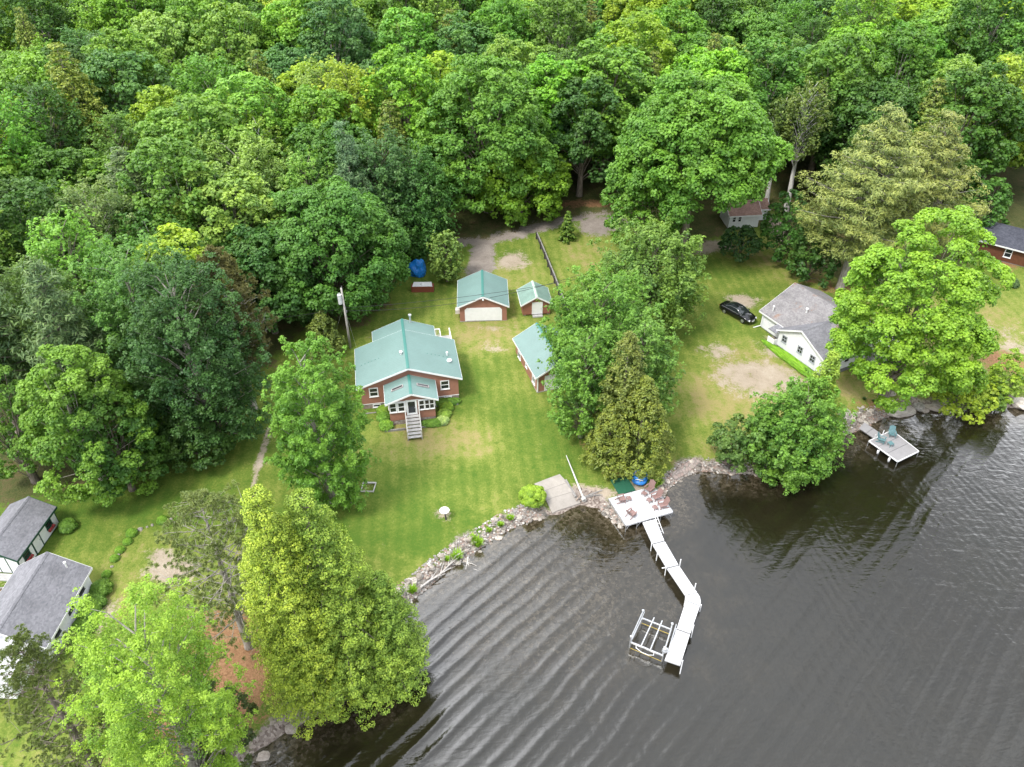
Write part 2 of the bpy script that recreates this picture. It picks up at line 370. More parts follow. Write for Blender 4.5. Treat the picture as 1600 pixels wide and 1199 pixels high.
a_needle = blobs([(350,1060,5,7,1.0),(330,1000,4,4,.8),(300,1130,5,5,.8),(1080,730,2.2,.8,.7),(1570,565,3.5,3,.8),(1330,455,5,3,.7),(1380,640,5,1.6,.7),(1280,440,4,2,.5),(600,925,4,1.5,.6),(925,695,2.5,1.2,.6),(960,735,2,1.2,.5),(1500,440,4,3,.5),(1560,410,3,4,.7),(920,318,8,1.6,.8)])
wv = .9*np.sin(X*.9+Y*.5)*np.sin(X*.37-Y*.71)
a_bank = np.where(D < 3.0, np.clip((1.9+wv*.7-D)/1.3, 0, 1), 0)
a_dirt = np.maximum(a_dirt, line([(392,775),(400,740),(412,700),(420,670)], .35, .62))
GM = ground_mat()
def grid_obj(name, facemask, mat, z=None, attrs=None):
    ny, nx = X.shape; idx = np.arange(nx*ny).reshape(ny, nx)
    q = np.stack([idx[:-1,:-1], idx[:-1,1:], idx[1:,1:], idx[1:,:-1]], -1).reshape(-1, 4)[facemask.ravel()]
    used, inv = np.unique(q, return_inverse=True); q = inv.reshape(-1, 4)
    vz = (Z if z is None else z).ravel()[used]
    co = np.stack([X.ravel()[used], Y.ravel()[used], vz], -1)
    me = bpy.data.meshes.new(name); nv, nf = len(used), len(q)
    me.vertices.add(nv); me.vertices.foreach_set('co', co.ravel().astype('f4'))
    me.loops.add(nf*4); me.loops.foreach_set('vertex_index', q.ravel().astype('i4'))
    me.polygons.add(nf); me.polygons.foreach_set('loop_start', np.arange(0, nf*4, 4, dtype='i4')); me.polygons.foreach_set('loop_total', np.full(nf, 4, 'i4'))
    me.polygons.foreach_set('use_smooth', np.ones(nf, bool)); me.update(calc_edges=True)
    for k, a in (attrs or {}).items():
        at_ = me.attributes.new(k, 'FLOAT', 'POINT'); at_.data.foreach_set('value', a.ravel()[used].astype('f4'))
    me.materials.append(mat); o = bpy.data.objects.new(name, me); COL.objects.link(o); o['kind'] = 'structure'; return o
ATT = dict(dirt=a_dirt*1.2, dry=a_dry, lush=a_lush, gravel=a_gravel, forest=a_forest, needle=a_needle, bank=a_bank)
def fm(a): return (a[:-1,:-1]+a[:-1,1:]+a[1:,1:]+a[1:,:-1])/4
gv = fm(a_gravel) > .5; fo = (fm(a_forest) > .5) & ~gv & (fm(D) > 0); bed = fm(D) < -.3
grid_obj('gravel_driveway', gv, GM, attrs=ATT); grid_obj('forest_floor', fo & ~bed, GM, attrs=ATT)
grid_obj('lake_bed', bed & ~gv, GM, attrs=ATT); grid_obj('lawn', ~gv & ~fo & ~bed, GM, attrs=ATT)
wob = .5+.5*np.sin(X*.5)*np.cos(Y*.37)
shal = np.clip(1+D/(3.2+2.2*wob), 0, 1)
mid_sh = np.exp(-(((X-4)/13)**2+((Y-44)/9)**2))*.55
shal = np.maximum(shal, mid_sh)
grid_obj('lake_water', fm(D) < 3.5, water_mat(), z=np.zeros(X.shape), attrs=dict(shallow=shal))
#@@TREES
# ------------------------------------------------------------------ trees
def unit(a): return a/np.maximum(np.linalg.norm(a, axis=-1, keepdims=True), 1e-9)
def leaf_mesh(name, P, N, Sz, T, asp, mat):
    rg = np.random.default_rng(len(P)); n = len(P)
    t = unit(np.cross(N, rg.normal(size=(n, 3)))); b = np.cross(N, t); Sz = Sz[:, None]
    V = np.stack([P-t*Sz*.5, P-b*Sz*.5*asp+N*Sz*.13, P+t*Sz*.5, P+b*Sz*.5*asp+N*Sz*.13], 1).reshape(-1, 3)
    me = bpy.data.meshes.new(name)
    me.vertices.add(4*n); me.vertices.foreach_set('co', V.ravel().astype('f4'))
    me.loops.add(4*n); me.loops.foreach_set('vertex_index', np.arange(4*n, dtype='i4'))
    me.polygons.add(n); me.polygons.foreach_set('loop_start', np.arange(0, 4*n, 4, dtype='i4')); me.polygons.foreach_set('loop_total', np.full(n, 4, 'i4'))
    me.update(calc_edges=True)
    a = me.attributes.new('tint', 'FLOAT', 'POINT'); a.data.foreach_set('value', np.repeat(np.clip(T, 0, 1), 4).astype('f4'))
    me.materials.append(mat); return me
def clumps(rg, C, O, rad, flat, cnt, T0, upb=.6, spread=.75):
    """leaves on domes: C centres, O outward directions, rad radii, cnt leaves each"""
    k = len(C); idx = np.repeat(np.arange(k), cnt)
    d = unit(rg.normal(size=(len(idx), 3))*spread+O[idx]*.75+np.array([0, 0, upb]))
    r = rad[idx]*(rg.random(len(idx))**.28)
    P = C[idx]+d*r[:, None]*np.array([1, 1, flat])
    N = unit(d*.8+np.array([0, 0, .55])+rg.normal(size=(len(idx), 3))*.42)
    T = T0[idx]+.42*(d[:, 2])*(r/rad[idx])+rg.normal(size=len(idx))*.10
    return P, N, T
def fib(n, rg, zmin=-1.0, zmax=1.0):
    i = np.arange(n)+.5; z = zmax-(zmax-zmin)*i/n; ph = i*2.39996+rg.random()*6+rg.normal(size=n)*.25
    s = np.sqrt(1-z*z); return np.stack([np.cos(ph)*s, np.sin(ph)*s, z], -1)
def skirt(d):
    s_ = np.sqrt(np.maximum(1-d[:, 2]**2, .04)); k = np.where(d[:, 2] < 0, s_**-.6, 1.0); d[:, 0] *= k; d[:, 1] *= k
def make_crown(kind, H, Rr, hb, leaf, seed, dens=1.0):
    rg = np.random.default_rng(seed); paths = []; PP = []; NN = []; TT = []; SS = []
    def emit(C, O, rad, flat, T0, upb=.6, spread=.75, lf=leaf, cov=1.0):
        cnt = np.maximum(3, (cov*dens*2.6*rad*rad/(lf*lf*.42)*1.15).astype(int))
        P, N, T = clumps(rg, C, O, rad, flat, cnt, T0, upb, spread)
        PP.append(P); NN.append(N); TT.append(T); SS.append(lf*rg.uniform(.7, 1.25, len(P)))
    tw = rg.normal(size=2)*.02*H
    if kind in ('maple', 'bush'):
        cz = (H+hb)/2; az = (H-hb)/2
        nl = int(np.clip(36+Rr*4.6, 36, 86)) if kind == 'maple' else 26
        dr = fib(nl, rg, -.9 if kind == 'maple' else -.75, .98); skirt(dr)
        lopp = rg.normal(size=4)*.07
        env = 1+lopp[0]*dr[:, 0]+lopp[1]*dr[:, 1]+rg.normal(size=nl)*.06
        belly = np.where(dr[:, 2] < 0, 1.06, 1-.08*dr[:, 2])
        rl = Rr*rg.uniform(.22, .34, nl)
        L = np.stack([dr[:, 0]*Rr*env*belly, dr[:, 1]*Rr*env*belly, dr[:, 2]*az*env], -1)
        L *= (1-.8*rl/np.maximum(np.linalg.norm(L, axis=1), .1))[:, None]; L[:, 2] += cz
        L[:, 2] = np.maximum(L[:, 2], hb+.15*rl)
        m = 16; C = []; O = []; T0 = []; RR = []
        lt = rg.random(nl)*.45
        for i in range(nl):
            dd = unit(rg.normal(size=(m, 3))*.9+dr[i]*.8+np.array([0, 0, .6]))
            C.append(L[i]+dd*rl[i]*np.array([.8, .8, .62])*rg.uniform(.7, 1.05, (m, 1))); O.append(dd)
            RR.append(np.clip(rl[i]*rg.uniform(.26, .46, m), .3, 1.4)); T0.append(lt[i]+rg.random(m)*.25)
            if i % 2 == 0 and kind == 'maple':
                s0 = np.array([tw[0]*.6, tw[1]*.6, hb+(L[i][2]-hb)*rg.uniform(.05, .4)]); md = (s0+L[i])/2+np.array([0, 0, .05*H])
                paths.append(([s0, md, L[i]], .011*Rr+.02, .02))
        emit(np.concatenate(C), np.concatenate(O), np.concatenate(RR), .75, np.concatenate(T0))
        n2 = 120
        C = fib(n2, rg, -.8, .9)*np.array([Rr, Rr, az])*rg.uniform(.35, .76, (n2, 1)); C[:, 2] += cz
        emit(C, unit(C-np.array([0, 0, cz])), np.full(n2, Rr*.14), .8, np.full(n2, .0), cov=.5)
    elif kind == 'ascending':
        nb = int(64+Rr*4); dr = fib(nb, rg, -.93, .97); skirt(dr); cz = (H+hb)/2; az = (H-hb)/2
        C = []; O = []; T0 = []; RR = []
        for i in range(nb):
            e = dr[i]*np.array([Rr, Rr, az])*rg.uniform(.84, 1.06); e[2] += cz
            s0 = np.array([tw[0], tw[1], max(hb*.8, e[2]-np.hypot(e[0], e[1])*rg.uniform(.9, 1.5))])
            mdp = s0*.5+e*.5-np.array([0, 0, -.03*H]); paths.append(([s0, mdp, s0+(e-s0)*.85], .009*Rr+.015, .012))
            k = 18; t = rg.uniform(.38, 1.02, k)**.8
            p = s0+(e-s0)*t[:, None]+rg.normal(size=(k, 3))*Rr*.075
            C.append(p); ax = unit(e-s0); O.append(np.tile(unit(ax+np.array([0, 0, .7])), (k, 1))); RR.append(Rr*rg.uniform(.06, .115, k)*(1.25-.4*t)); T0.append(.1+.4*t*rg.random()+rg.random(k)*.2)
        emit(np.concatenate(C), np.concatenate(O), np.maximum(np.concatenate(RR), .22), 1.15, np.concatenate(T0), .5, .7, cov=.82)
        n2 = 130; C = fib(n2, rg, -.9, .85)*np.array([Rr, Rr, az])*rg.uniform(.35, .75, (n2, 1)); C[:, 2] += cz
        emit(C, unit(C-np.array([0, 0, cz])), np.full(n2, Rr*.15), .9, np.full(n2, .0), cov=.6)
    elif kind in ('hemlock', 'whitepine', 'spruce'):
        tiers = int((H-hb)/({'hemlock': .62, 'whitepine': 1.15, 'spruce': .38}[kind]*(max(1, H/16) if kind != 'whitepine' else 1)))
        C = []; O = []; T0 = []; RR = []
        for ti in range(tiers):
            f = (ti+.4)/tiers; z = hb+(H-hb)*f
            zj = rg.normal()*.35; prof = {'hemlock': (1-f)**.5*1.0*(1 if f > .12 else .8+f), 'spruce': (1-f)**.85, 'whitepine': min(1, 1.35*(1-f)**.78)*(.7+.3*min(1, f*4))*rg.uniform(.75, 1.1)}[kind]
            nbr = {'hemlock': 9, 'whitepine': 10, 'spruce': 9}[kind] if f < .85 else 5
            a0 = rg.random()*6.28
            for b in range(nbr):
                a = a0+b*6.283/nbr+rg.normal()*.22
                rb = Rr*prof*rg.uniform(.72, 1.12) if kind != 'whitepine' else Rr*prof*rg.uniform(.45, 1.15)
                bz = 0 if kind != 'whitepine' else rg.normal()*.45
                if rb < .15: rb = .15
                dv = np.array([math.cos(a), math.sin(a), 0]); tn = np.array([-dv[1], dv[0], 0])
                droop = {'hemlock': -.30, 'whitepine': .10, 'spruce': -.12}[kind]+rg.normal()*.05; rise = {'hemlock': .12, 'whitepine': .16, 'spruce': .05}[kind]
                pt = lambda t: np.array([tw[0]*f, tw[1]*f, z+bz])+dv*rb*t+np.array([0, 0, rb*(rise*t+(droop-rise)*t*t) if kind != 'whitepine' else rb*(rise*t*t+.02)])
                if kind == 'whitepine' or (kind == 'hemlock' and b % 3 == 0): paths.append(([pt(0), pt(.5), pt(.92)], .012*Rr+.02, .012))
                k = max(3, int(rb/({'hemlock': .36, 'whitepine': .55, 'spruce': .22}[kind]*max(1, H/18))))
                for q in range(k):
                    t = .3+.7*(q+rg.random()*.6)/k; wd = rb*(.22 if kind != 'whitepine' else .3)*(1-abs(t-.6))
                    for s_ in ((-1, 1) if kind != 'spruce' else (0,)):
                        C.append(pt(t)+tn*s_*wd*rg.uniform(.1, 1)+rg.normal(size=3)*(.05 if kind != 'whitepine' else .28)*np.array([1, 1, .6])); O.append(unit(dv+tn*s_*.4+np.array([0, 0, -.3 if kind == 'hemlock' else .1])))
                        RR.append({'hemlock': .36, 'whitepine': .62, 'spruce': .19}[kind]*max(1, H/20)*rg.uniform(.75, 1.3)); T0.append(.05+.65*t*t*(.6+.4*rg.random())+rg.normal()*.05)
        C = np.array(C); O = np.array(O)
        emit(C, O, np.array(RR), {'hemlock': .65, 'whitepine': .6, 'spruce': .7}[kind], np.array(T0), .25 if kind != 'whitepine' else .5, .8, cov={'hemlock': .95, 'whitepine': 1.3, 'spruce': 1.3}[kind])
    elif kind == 'cedar':
        n = int(260+60*Rr*H/10); f = rg.random(n)**1.25; a = rg.random(n)*6.283
        prof = np.minimum(1, (1-f)**.72*1.02)*(.82+.18*np.minimum(1, f*6)); ripple = 1+.13*np.sin(a*3+f*9)+.1*np.sin(a*5-f*14)+rg.normal(size=n)*.07
        rr = Rr*prof*ripple*rg.uniform(.78, 1, n)
        C = np.stack([np.cos(a)*rr, np.sin(a)*rr, hb+(H-hb)*f], -1); O = unit(np.stack([np.cos(a), np.sin(a), np.full(n, .9)], -1))
        emit(C, O, np.full(n, .16*Rr**.5+.14)*rg.uniform(.7, 1.4, n), 1.25, .1+.35*rg.random(n), .5, .6)
        n2 = 60; f = rg.random(n2)*.9; a = rg.random(n2)*6.28; rr = Rr*(1-f)**.8*.5
        emit(np.stack([np.cos(a)*rr, np.sin(a)*rr, hb+(H-hb)*f], -1), np.tile([0, 0, 1.], (n2, 1)), np.full(n2, Rr*.2), 1.3, np.zeros(n2), cov=.7)
    elif kind == 'redpine':
        nb = 64; C = []; O = []
        for i in range(nb):
            f = .08+.92*(i+rg.random())/nb; z = hb+(H-hb)*f; a = i*2.4+rg.normal()*.3; rb = Rr*min(1, 1.5*(1-f)**.55)*rg.uniform(.65, 1.1)
            dv = np.array([math.cos(a), math.sin(a), 0]); s0 = np.array([0, 0, z-.06*rb]); e = s0+dv*rb+np.array([0, 0, rb*rg.uniform(.1, .35)])
            paths.append(([s0, (s0+e)/2-np.array([0, 0, .05*rb]), e], .05, .015))
            for q in range(7):
                t = rg.uniform(.3, 1.0); s2 = s0+(e-s0)*t; e2 = s2+(dv*rg.uniform(.1, .8)+np.array([-dv[1], dv[0], 0])*rg.normal()*.9+np.array([0, 0, rg.uniform(.1, .5)]))*rb*.28
                paths.append(([s2, (s2+e2)/2, e2], .02, .008))
                for _ in range(3): C.append(e2+rg.normal(size=3)*.22); O.append(unit(e2-s2))
        C = np.array(C); k = len(C); cnt = int(26*dens); idx = np.repeat(np.arange(k), cnt)
        d = unit(rg.normal(size=(len(idx), 3))*.8+np.array(O)[idx]*.5+np.array([0, 0, .5])); P = C[idx]+d*.12
        PP.append(P); NN.append(unit(np.cross(d, rg.normal(size=d.shape)))); TT.append(.2+.5*rg.random(len(P))); SS.append(np.full(len(P), leaf))
    P = np.concatenate(PP); N = np.concatenate(NN); T = np.concatenate(TT); Sz = np.concatenate(SS)
    k = P[:, 2] > .05
    return P[k], N[k], Sz[k], T[k], paths, tw
ASP = {'maple': .8, 'bush': .75, 'ascending': .6, 'hemlock': .5, 'whitepine': .22, 'spruce': .5, 'cedar': .5, 'redpine': .2}
def tree_meshes(kind, H, Rr, hb, leaf, seed, dens=1.0, tname='tree'):
    P, N, Sz, T, paths, tw = make_crown(kind, H, Rr, hb, leaf, seed, dens)
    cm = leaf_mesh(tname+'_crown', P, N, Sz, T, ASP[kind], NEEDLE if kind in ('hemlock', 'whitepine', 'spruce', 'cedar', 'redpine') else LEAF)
    mb = MB(); tr = {'maple': .028, 'bush': .02, 'ascending': .022, 'spruce': .02}.get(kind, .021)*H
    top = H*(.72 if kind in ('maple', 'ascending', 'bush') else .96)
    rg = random.Random(seed)
    if kind != 'bush':
        pts = [(0, 0, -.5)]+[(tw[0]*f+rg.uniform(-.05, .05), tw[1]*f+rg.uniform(-.05, .05), top*f) for f in (.02, .2, .4, .6, .8, 1)]
        mb.tube(pts, [tr*1.35, tr*1.1, tr*.85, tr*.7, tr*.5, tr*.3, .03], 8)
        for pa, r0, r1 in paths: mb.tube(pa, [max(r0, .02), (r0+r1)/2, r1], 4, False)
    else:
        for i in range(7):
            a = i*.9; mb.tube([(.1*math.cos(a), .1*math.sin(a), -.2), (Rr*.3*math.cos(a), Rr*.3*math.sin(a), H*.35), (Rr*.5*math.cos(a), Rr*.5*math.sin(a), H*.6)], [.06, .04, .02], 5)
    return cm, mb
def make_tree(name, kind, loc, H, Rr, hb, leaf, col, seed, label, cat='tree', group=None, dens=1.0, rz=0, bark=None):
    cm, mb = tree_meshes(kind, H, Rr, hb, leaf, seed, dens, name)
    r = empty(name, loc, rz, label, cat, group)
    mb.build('stems' if kind == 'bush' else 'trunk', bark or BARK, r, smooth=True)
    c = bpy.data.objects.new('crown', cm); COL.objects.link(c); c.parent = r; c.color = (*col, 1)
    return r
PLACED = []   # (x, y, R) of everything that forest filling must avoid
def tree_px(name, kind, ut, vt, vb, wpx, col, label, cat='tree', hbf=.12, leafk=1.0, dens=1.0, seed=None, bark=None, hmax=None, group=None):
    un = 800+(ut-800)*(2250.-vb)/(2250.-vt)
    b = at(un, vb); lo, hi = .3, 45
    for _ in range(40):
        h = (lo+hi)/2
        if proj((b.x, b.y, b.z+h))[1] > vt: lo = h
        else: hi = h
    f = proj((b.x, b.y, b.z+h*.5))[2]; Rr = wpx/2*f/F
    lf = .0036*f*leafk
    PLACED.append((b.x, b.y, Rr))
    return make_tree(name, kind, b, h, Rr, h*hbf, lf, col, seed if seed is not None else int(ut*7+vt*13), label, cat, group, dens, random.random()*6, bark)
C_DARK = (.055,.135,.024); C_MID = (.10,.22,.034); C_BRIGHT = (.13,.27,.038); C_LIME = (.20,.36,.04); C_YEL = (.26,.36,.042); C_BLUE = (.08,.19,.055); C_PALE = (.17,.285,.07); C_OLIVE = (.19,.20,.055); C_PINE = (.185,.235,.07); C_CEDAR = (.14,.185,.032)
#@@NOTABLE
tree_px('maple_tree', 'ascending', 474, 540, 782, 162, (.11,.245,.034), 'bright green tree on the lawn just left of the house with the porch steps', seed=11, dens=2.0, hbf=.0, bark=PALEBARK, leafk=.85)
tree_px('hemlock_tree', 'hemlock', 404, 768, 1100, 172, C_YEL, 'tall yellow-green hemlock at the left shore, the left one of the touching pair', seed=12, dens=1.15, leafk=.8, hbf=.08)
tree_px('hemlock_tree', 'hemlock', 500, 776, 1075, 200, (.20,.31,.042), 'broad yellow-green hemlock leaning out over the water at the left shore', seed=13, dens=1.15, leafk=.8, hbf=.08)
tree_px('hemlock_tree', 'hemlock', 590, 905, 1062, 150, (.17,.28,.04), 'lower green hemlock in front of the tall pair, its branches over the lake', seed=131, dens=1.1, leafk=.8, hbf=.05)
tree_px('pine_tree', 'redpine', 312, 778, 1010, 185, (.17,.22,.08), 'thin dull-green pine with bare grey limbs left of the hemlocks', seed=14, leafk=1.3, hbf=.12, bark=PALEBARK)
tree_px('maple_tree', 'ascending', 178, 945, 1258, 245, (.195,.335,.042), 'light lime-green maple in the bottom left corner', seed=15, dens=.95, leafk=.8, bark=PALEBARK, hbf=.25)
tree_px('pine_tree', 'redpine', 28, 1000, 1250, 160, (.11,.15,.045), 'dark green pine in the very bottom left corner beside the long white cottage', seed=16, dens=1.3, leafk=1.1)
tree_px('shrub', 'bush', 312, 1085, 1195, 100, (.06,.09,.03), 'dark green bushy shrub below the thin pine at the bottom edge', 'shrub', hbf=.1, seed=17)
tree_px('cedar_tree', 'cedar', 984, 526, 708, 108, (.125,.165,.035), 'dark olive pointed cedar, the taller of the two behind the dock', seed=18, dens=1.2, hbf=.05)
tree_px('cedar_tree', 'cedar', 1010, 596, 727, 112, C_CEDAR, 'olive cedar nearest the white dock, shorter and in front', seed=19, dens=1.2, hbf=.04)
tree_px('cedar_tree', 'cedar', 958, 640, 727, 84, C_CEDAR, 'low olive cedar at the left foot of the pointed cedars', seed=20, dens=1.2, hbf=.04)
tree_px('maple_tree', 'ascending', 946, 428, 610, 180, C_MID, 'large blue-green maple right of the small shed', seed=21, dens=1.25, hbf=.1)
tree_px('maple_tree', 'ascending', 1025, 352, 512, 175, (.12,.22,.045), 'green maple behind the blue-green maple, nearest the fence corner', seed=22, dens=1.2, hbf=.12)
tree_px('maple_tree', 'ascending', 918, 515, 682, 115, (.11,.235,.04), 'bright green maple beside the narrow long shed', seed=23, dens=1.25, hbf=.08)
tree_px('maple_tree', 'ascending', 1008, 500, 665, 130, (.10,.21,.04), 'mid-green maple right behind the cedars', seed=24, dens=1.2, hbf=.1)
tree_px('maple_tree', 'maple', 1104, 122, 405, 228, (.105,.24,.033), 'huge round bright green maple over the small white cottage with brown roof', seed=25, dens=1.2, hbf=.35)
tree_px('maple_tree', 'maple', 1020, 215, 392, 120, (.10,.225,.034), 'green maple at the left side of the huge round maple', seed=26, dens=1.1, hbf=.12)
tree_px('white_pine_tree', 'whitepine', 1392, 168, 452, 225, C_PINE, 'tall feathery yellowish-green white pine behind the grey-roofed white cottage', seed=27, dens=1.15, leafk=1.5, hbf=.22, bark=PALEBARK)
tree_px('white_pine_tree', 'whitepine', 1482, 178, 432, 200, (.18,.22,.062), 'second feathery pine, right of the tallest one and behind the lime maple', seed=28, dens=1.15, leafk=1.5, hbf=.2, bark=PALEBARK)
tree_px('maple_tree', 'maple', 1476, 352, 622, 218, (.18,.335,.036), 'brilliant lime-green maple right of the white cottage with grey roof', seed=29, dens=1.5, hbf=.06, leafk=.95)
tree_px('maple_tree', 'ascending', 1264, 600, 742, 150, (.10,.22,.035), 'bushy green tree leaning over the water left of the grey dock', seed=30, dens=1.5, hbf=.02)
tree_px('cedar_tree', 'cedar', 1302, 556, 712, 84, (.19,.30,.04), 'yellow-green cedar at the water left of the grey dock', seed=31, dens=1.2, hbf=.05)
tree_px('shrub', 'bush', 1155, 660, 730, 82, (.085,.16,.04), 'low blue-green shrub at the shore left of the leaning tree', 'shrub', hbf=.02, seed=32)
tree_px('shrub', 'bush', 1202, 648, 738, 70, (.08,.17,.035), 'green shrub squeezed between the low shrub and the leaning tree', 'shrub', hbf=.02, seed=33)
tree_px('shrub', 'bush', 1520, 592, 642, 95, (.24,.34,.035), 'bright yellow-green shrub hanging over the water below the lime maple', 'shrub', hbf=.02, seed=34)
tree_px('shrub', 'bush', 1590, 555, 625, 62, (.20,.32,.04), 'yellow-green shrub at the right edge above the pale boulder', 'shrub', hbf=.02, seed=35)
tree_px('shrub', 'bush', 1560, 598, 636, 40, (.12,.22,.04), 'small green shrub between the two yellow-green shore shrubs', 'shrub', hbf=.02, seed=36)
tree_px('shrub', 'bush', 1160, 352, 402, 60, (.04,.10,.03), 'dark green round bush in front of the small brown-roofed cottage', 'bush', hbf=.0, seed=37)
tree_px('spruce_tree', 'spruce', 888, 330, 375, 34, (.10,.18,.028), 'small cone-shaped spruce by the gravel drive', seed=38, hbf=.0, leafk=1.0, dens=2.2)
tree_px('apple_tree', 'ascending', 694, 362, 440, 54, (.14,.235,.06), 'small pale green tree beside the blue tarp', seed=39, hbf=.08, dens=.9)
tree_px('cedar_tree', 'cedar', 500, 492, 548, 66, (.11,.16,.035), 'low olive cedar left of the utility pole', seed=40, hbf=.02)
tree_px('maple_tree', 'maple', 492, 288, 478, 222, (.07,.18,.03), 'deep green dense maple left of the blue tarp, its crown down to the pole', seed=41, dens=1.2, hbf=.06)
tree_px('maple_tree', 'maple', 395, 355, 520, 150, (.05,.135,.03), 'dark green maple at the left side of the dense maple by the pole', seed=42, dens=1.1, hbf=.06)
tree_px('maple_tree', 'ascending', 636, 240, 396, 150, (.055,.15,.034), 'dark green maple behind the blue tarp', seed=43, dens=1.1, hbf=.05)
tree_px('maple_tree', 'ascending', 585, 205, 405, 140, (.06,.14,.045), 'blue-green tree left of the one behind the tarp', seed=44, dens=1.1)
tree_px('maple_tree', 'maple', 815, 225, 332, 145, (.145,.28,.028), 'yellow-green maple overhanging the gravel drive', seed=45, dens=1.1, hbf=.02)
tree_px('maple_tree', 'maple', 758, 92, 330, 200, (.105,.235,.036), 'big bright green maple behind the one overhanging the drive', seed=46, dens=1.1)
tree_px('maple_tree', 'maple', 915, 120, 306, 120, (.05,.125,.03), 'dark green maple behind the small spruce', seed=47, dens=1.1)
tree_px('maple_tree', 'maple', 76, 545, 762, 165, (.12,.24,.034), 'light green spreading tree at the left edge above the white shed', seed=48, dens=1.3, hbf=.02, bark=PALEBARK)
tree_px('maple_tree', 'ascending', 255, 395, 690, 215, (.045,.115,.032), 'dark grey-green tree with bare twigs at the edge of the left lawn', seed=49, dens=1.3, hbf=.03, bark=PALEBARK)
tree_px('pine_tree', 'redpine', 335, 395, 640, 110, (.13,.13,.055), 'half-bare brownish pine standing at the top of the left lawn', seed=50, leafk=1.6, dens=1.1, bark=PALEBARK, hbf=.3)
tree_px('maple_tree', 'ascending', 175, 375, 640, 190, (.09,.21,.045), 'green open-crowned tree behind the dark tree of the left lawn', seed=51, dens=1.05, bark=PALEBARK)
tree_px('maple_tree', 'maple', 150, 620, 765, 120, (.06,.15,.03), 'low green maple between the left-edge tree and the lawn', seed=52, dens=1.1, hbf=.02)
tree_px('shrub', 'bush', 250, 650, 700, 58, (.12,.24,.03), 'bright green bush at the foot of the dark tree by the left lawn', 'bush', hbf=.02, seed=53)
tree_px('maple_tree', 'maple', 290, 640, 712, 110, (.055,.125,.03), 'dark green undergrowth maple at the foot of the dark tree', seed=54, hbf=.02)
tree_px('hemlock_tree', 'hemlock', 88, 68, 330, 135, (.19,.25,.04), 'tall pointed yellow-green conifer high in the left woods', seed=55, leafk=1.1, hbf=.1)
tree_px('hemlock_tree', 'hemlock', 240, 60, 190, 75, (.16,.22,.035), 'smaller pointed olive conifer right of the tall left conifer', seed=56, leafk=1.1)
tree_px('maple_tree', 'maple', 1242, 300, 408, 70, (.06,.16,.03), 'green understory tree right of the small white cottage', seed=57, hbf=.0)
tree_px('maple_tree', 'maple', 1282, 352, 438, 70, (.05,.125,.028), 'dark understory tree below the white pine', seed=58, hbf=.0)
tree_px('birch_tree', 'ascending', 1275, 120, 330, 75, (.12,.18,.05), 'slim birch with white stem left of the white pine', seed=59, hbf=.45, bark=BIRCH, dens=.7)
tree_px('birch_tree', 'ascending', 1232, 150, 320, 60, (.10,.165,.045), 'thin birch with a bare white stem by the huge maple', seed=60, hbf=.5, bark=BIRCH, dens=.7)
tree_px('maple_tree', 'maple', 1560, 280, 372, 70, (.07,.17,.032), 'green tree between the pines and the dark-roofed brown house', seed=61, hbf=.1)
tree_px('maple_tree', 'ascending', 30, 400, 640, 150, (.11,.20,.05), 'pale green tree in the left edge woods above the lighter spreading tree', seed=62, bark=PALEBARK)
tree_px('maple_tree', 'ascending', 360, 210, 420, 190, C_PALE, 'pale green wide tree with grey limbs in the left centre woods', seed=63, bark=PALEBARK)
tree_px('birch_tree', 'ascending', 400, 180, 370, 85, (.17,.29,.04), 'yellow-green birch in the left centre woods', seed=64, bark=BIRCH)
tree_px('birch_tree', 'ascending', 235, 240, 430, 75, (.16,.30,.03), 'small vivid lime tree in the left woods', seed=65, bark=BIRCH)
tree_px('white_pine_tree', 'whitepine', 535, 205, 420, 75, (.09,.17,.085), 'soft blue-green pine in the centre left woods', seed=66, leafk=1.3)
tree_px('maple_tree', 'ascending', 120, 280, 520, 170, (.12,.19,.06), 'grey-green tree with bare forked limbs in the left woods', seed=67, bark=PALEBARK)
tree_px('maple_tree', 'maple', -32, 575, 752, 95, (.10,.21,.035), 'green tree cut off by the left edge above the white shed with green trim', seed=68, dens=1.2, hbf=.03)
HOUSE_AVOID = [(-11,70,9),(-3.5,85,6),(3,85,4),(3,73,5),(36,80,9),(36,111,7),(35,103,7),(32,98,5),(72,100,9),(-41,47,5),(-37,39,6),(-14,95,4)]
# --- the woods: prototypes, then copies
fk = [('maple', 20, 6.6, .22), ('maple', 17, 7.4, .2), ('ascending', 19, 5.6, .2), ('ascending', 16, 6.2, .2), ('hemlock', 20, 4.2, .1), ('maple', 22, 6.0, .3), ('whitepine', 21, 5.2, .25), ('maple', 18, 5.6, .2), ('ascending', 21, 5.0, .3)]
protos = []
for i, (k, H, Rr, hb) in enumerate(fk):
    cm, mb = tree_meshes(k, H, Rr, H*hb, .42 if k != 'whitepine' else .6, 200+i, 1.0, {'hemlock': 'hemlock_tree', 'whitepine': 'pine_tree'}.get(k, 'forest_tree'))
    tm = mb.build('trunk', [BARK, PALEBARK][i % 2], None, smooth=True); me = tm.data; bpy.data.objects.remove(tm)
    protos.append((k, H, Rr, cm, me))
rg = random.Random(5)
tones = [('dark green', C_DARK), ('mid-green', C_MID), ('bright green', (.14,.30,.034)), ('bright green', (.155,.30,.045)), ('yellow-green', (.215,.33,.033)), ('blue-green', C_BLUE), ('pale green', (.17,.29,.06)), ('mid-green', (.115,.255,.036)), ('dark green', (.07,.17,.027))]
cand = []
lawn_in = lambda x, y: bool(inside(np.array([x]), np.array([y]), LAWNP)[0])
for _ in range(14000):
    y = rg.uniform(60, 235); x = rg.uniform(-.72, .72)*y+rg.uniform(-15, 15); cand.append((x, y))
cand.sort(key=lambda c: c[1]); rg2 = random.Random(9); rg2.shuffle(cand)
fpos = []
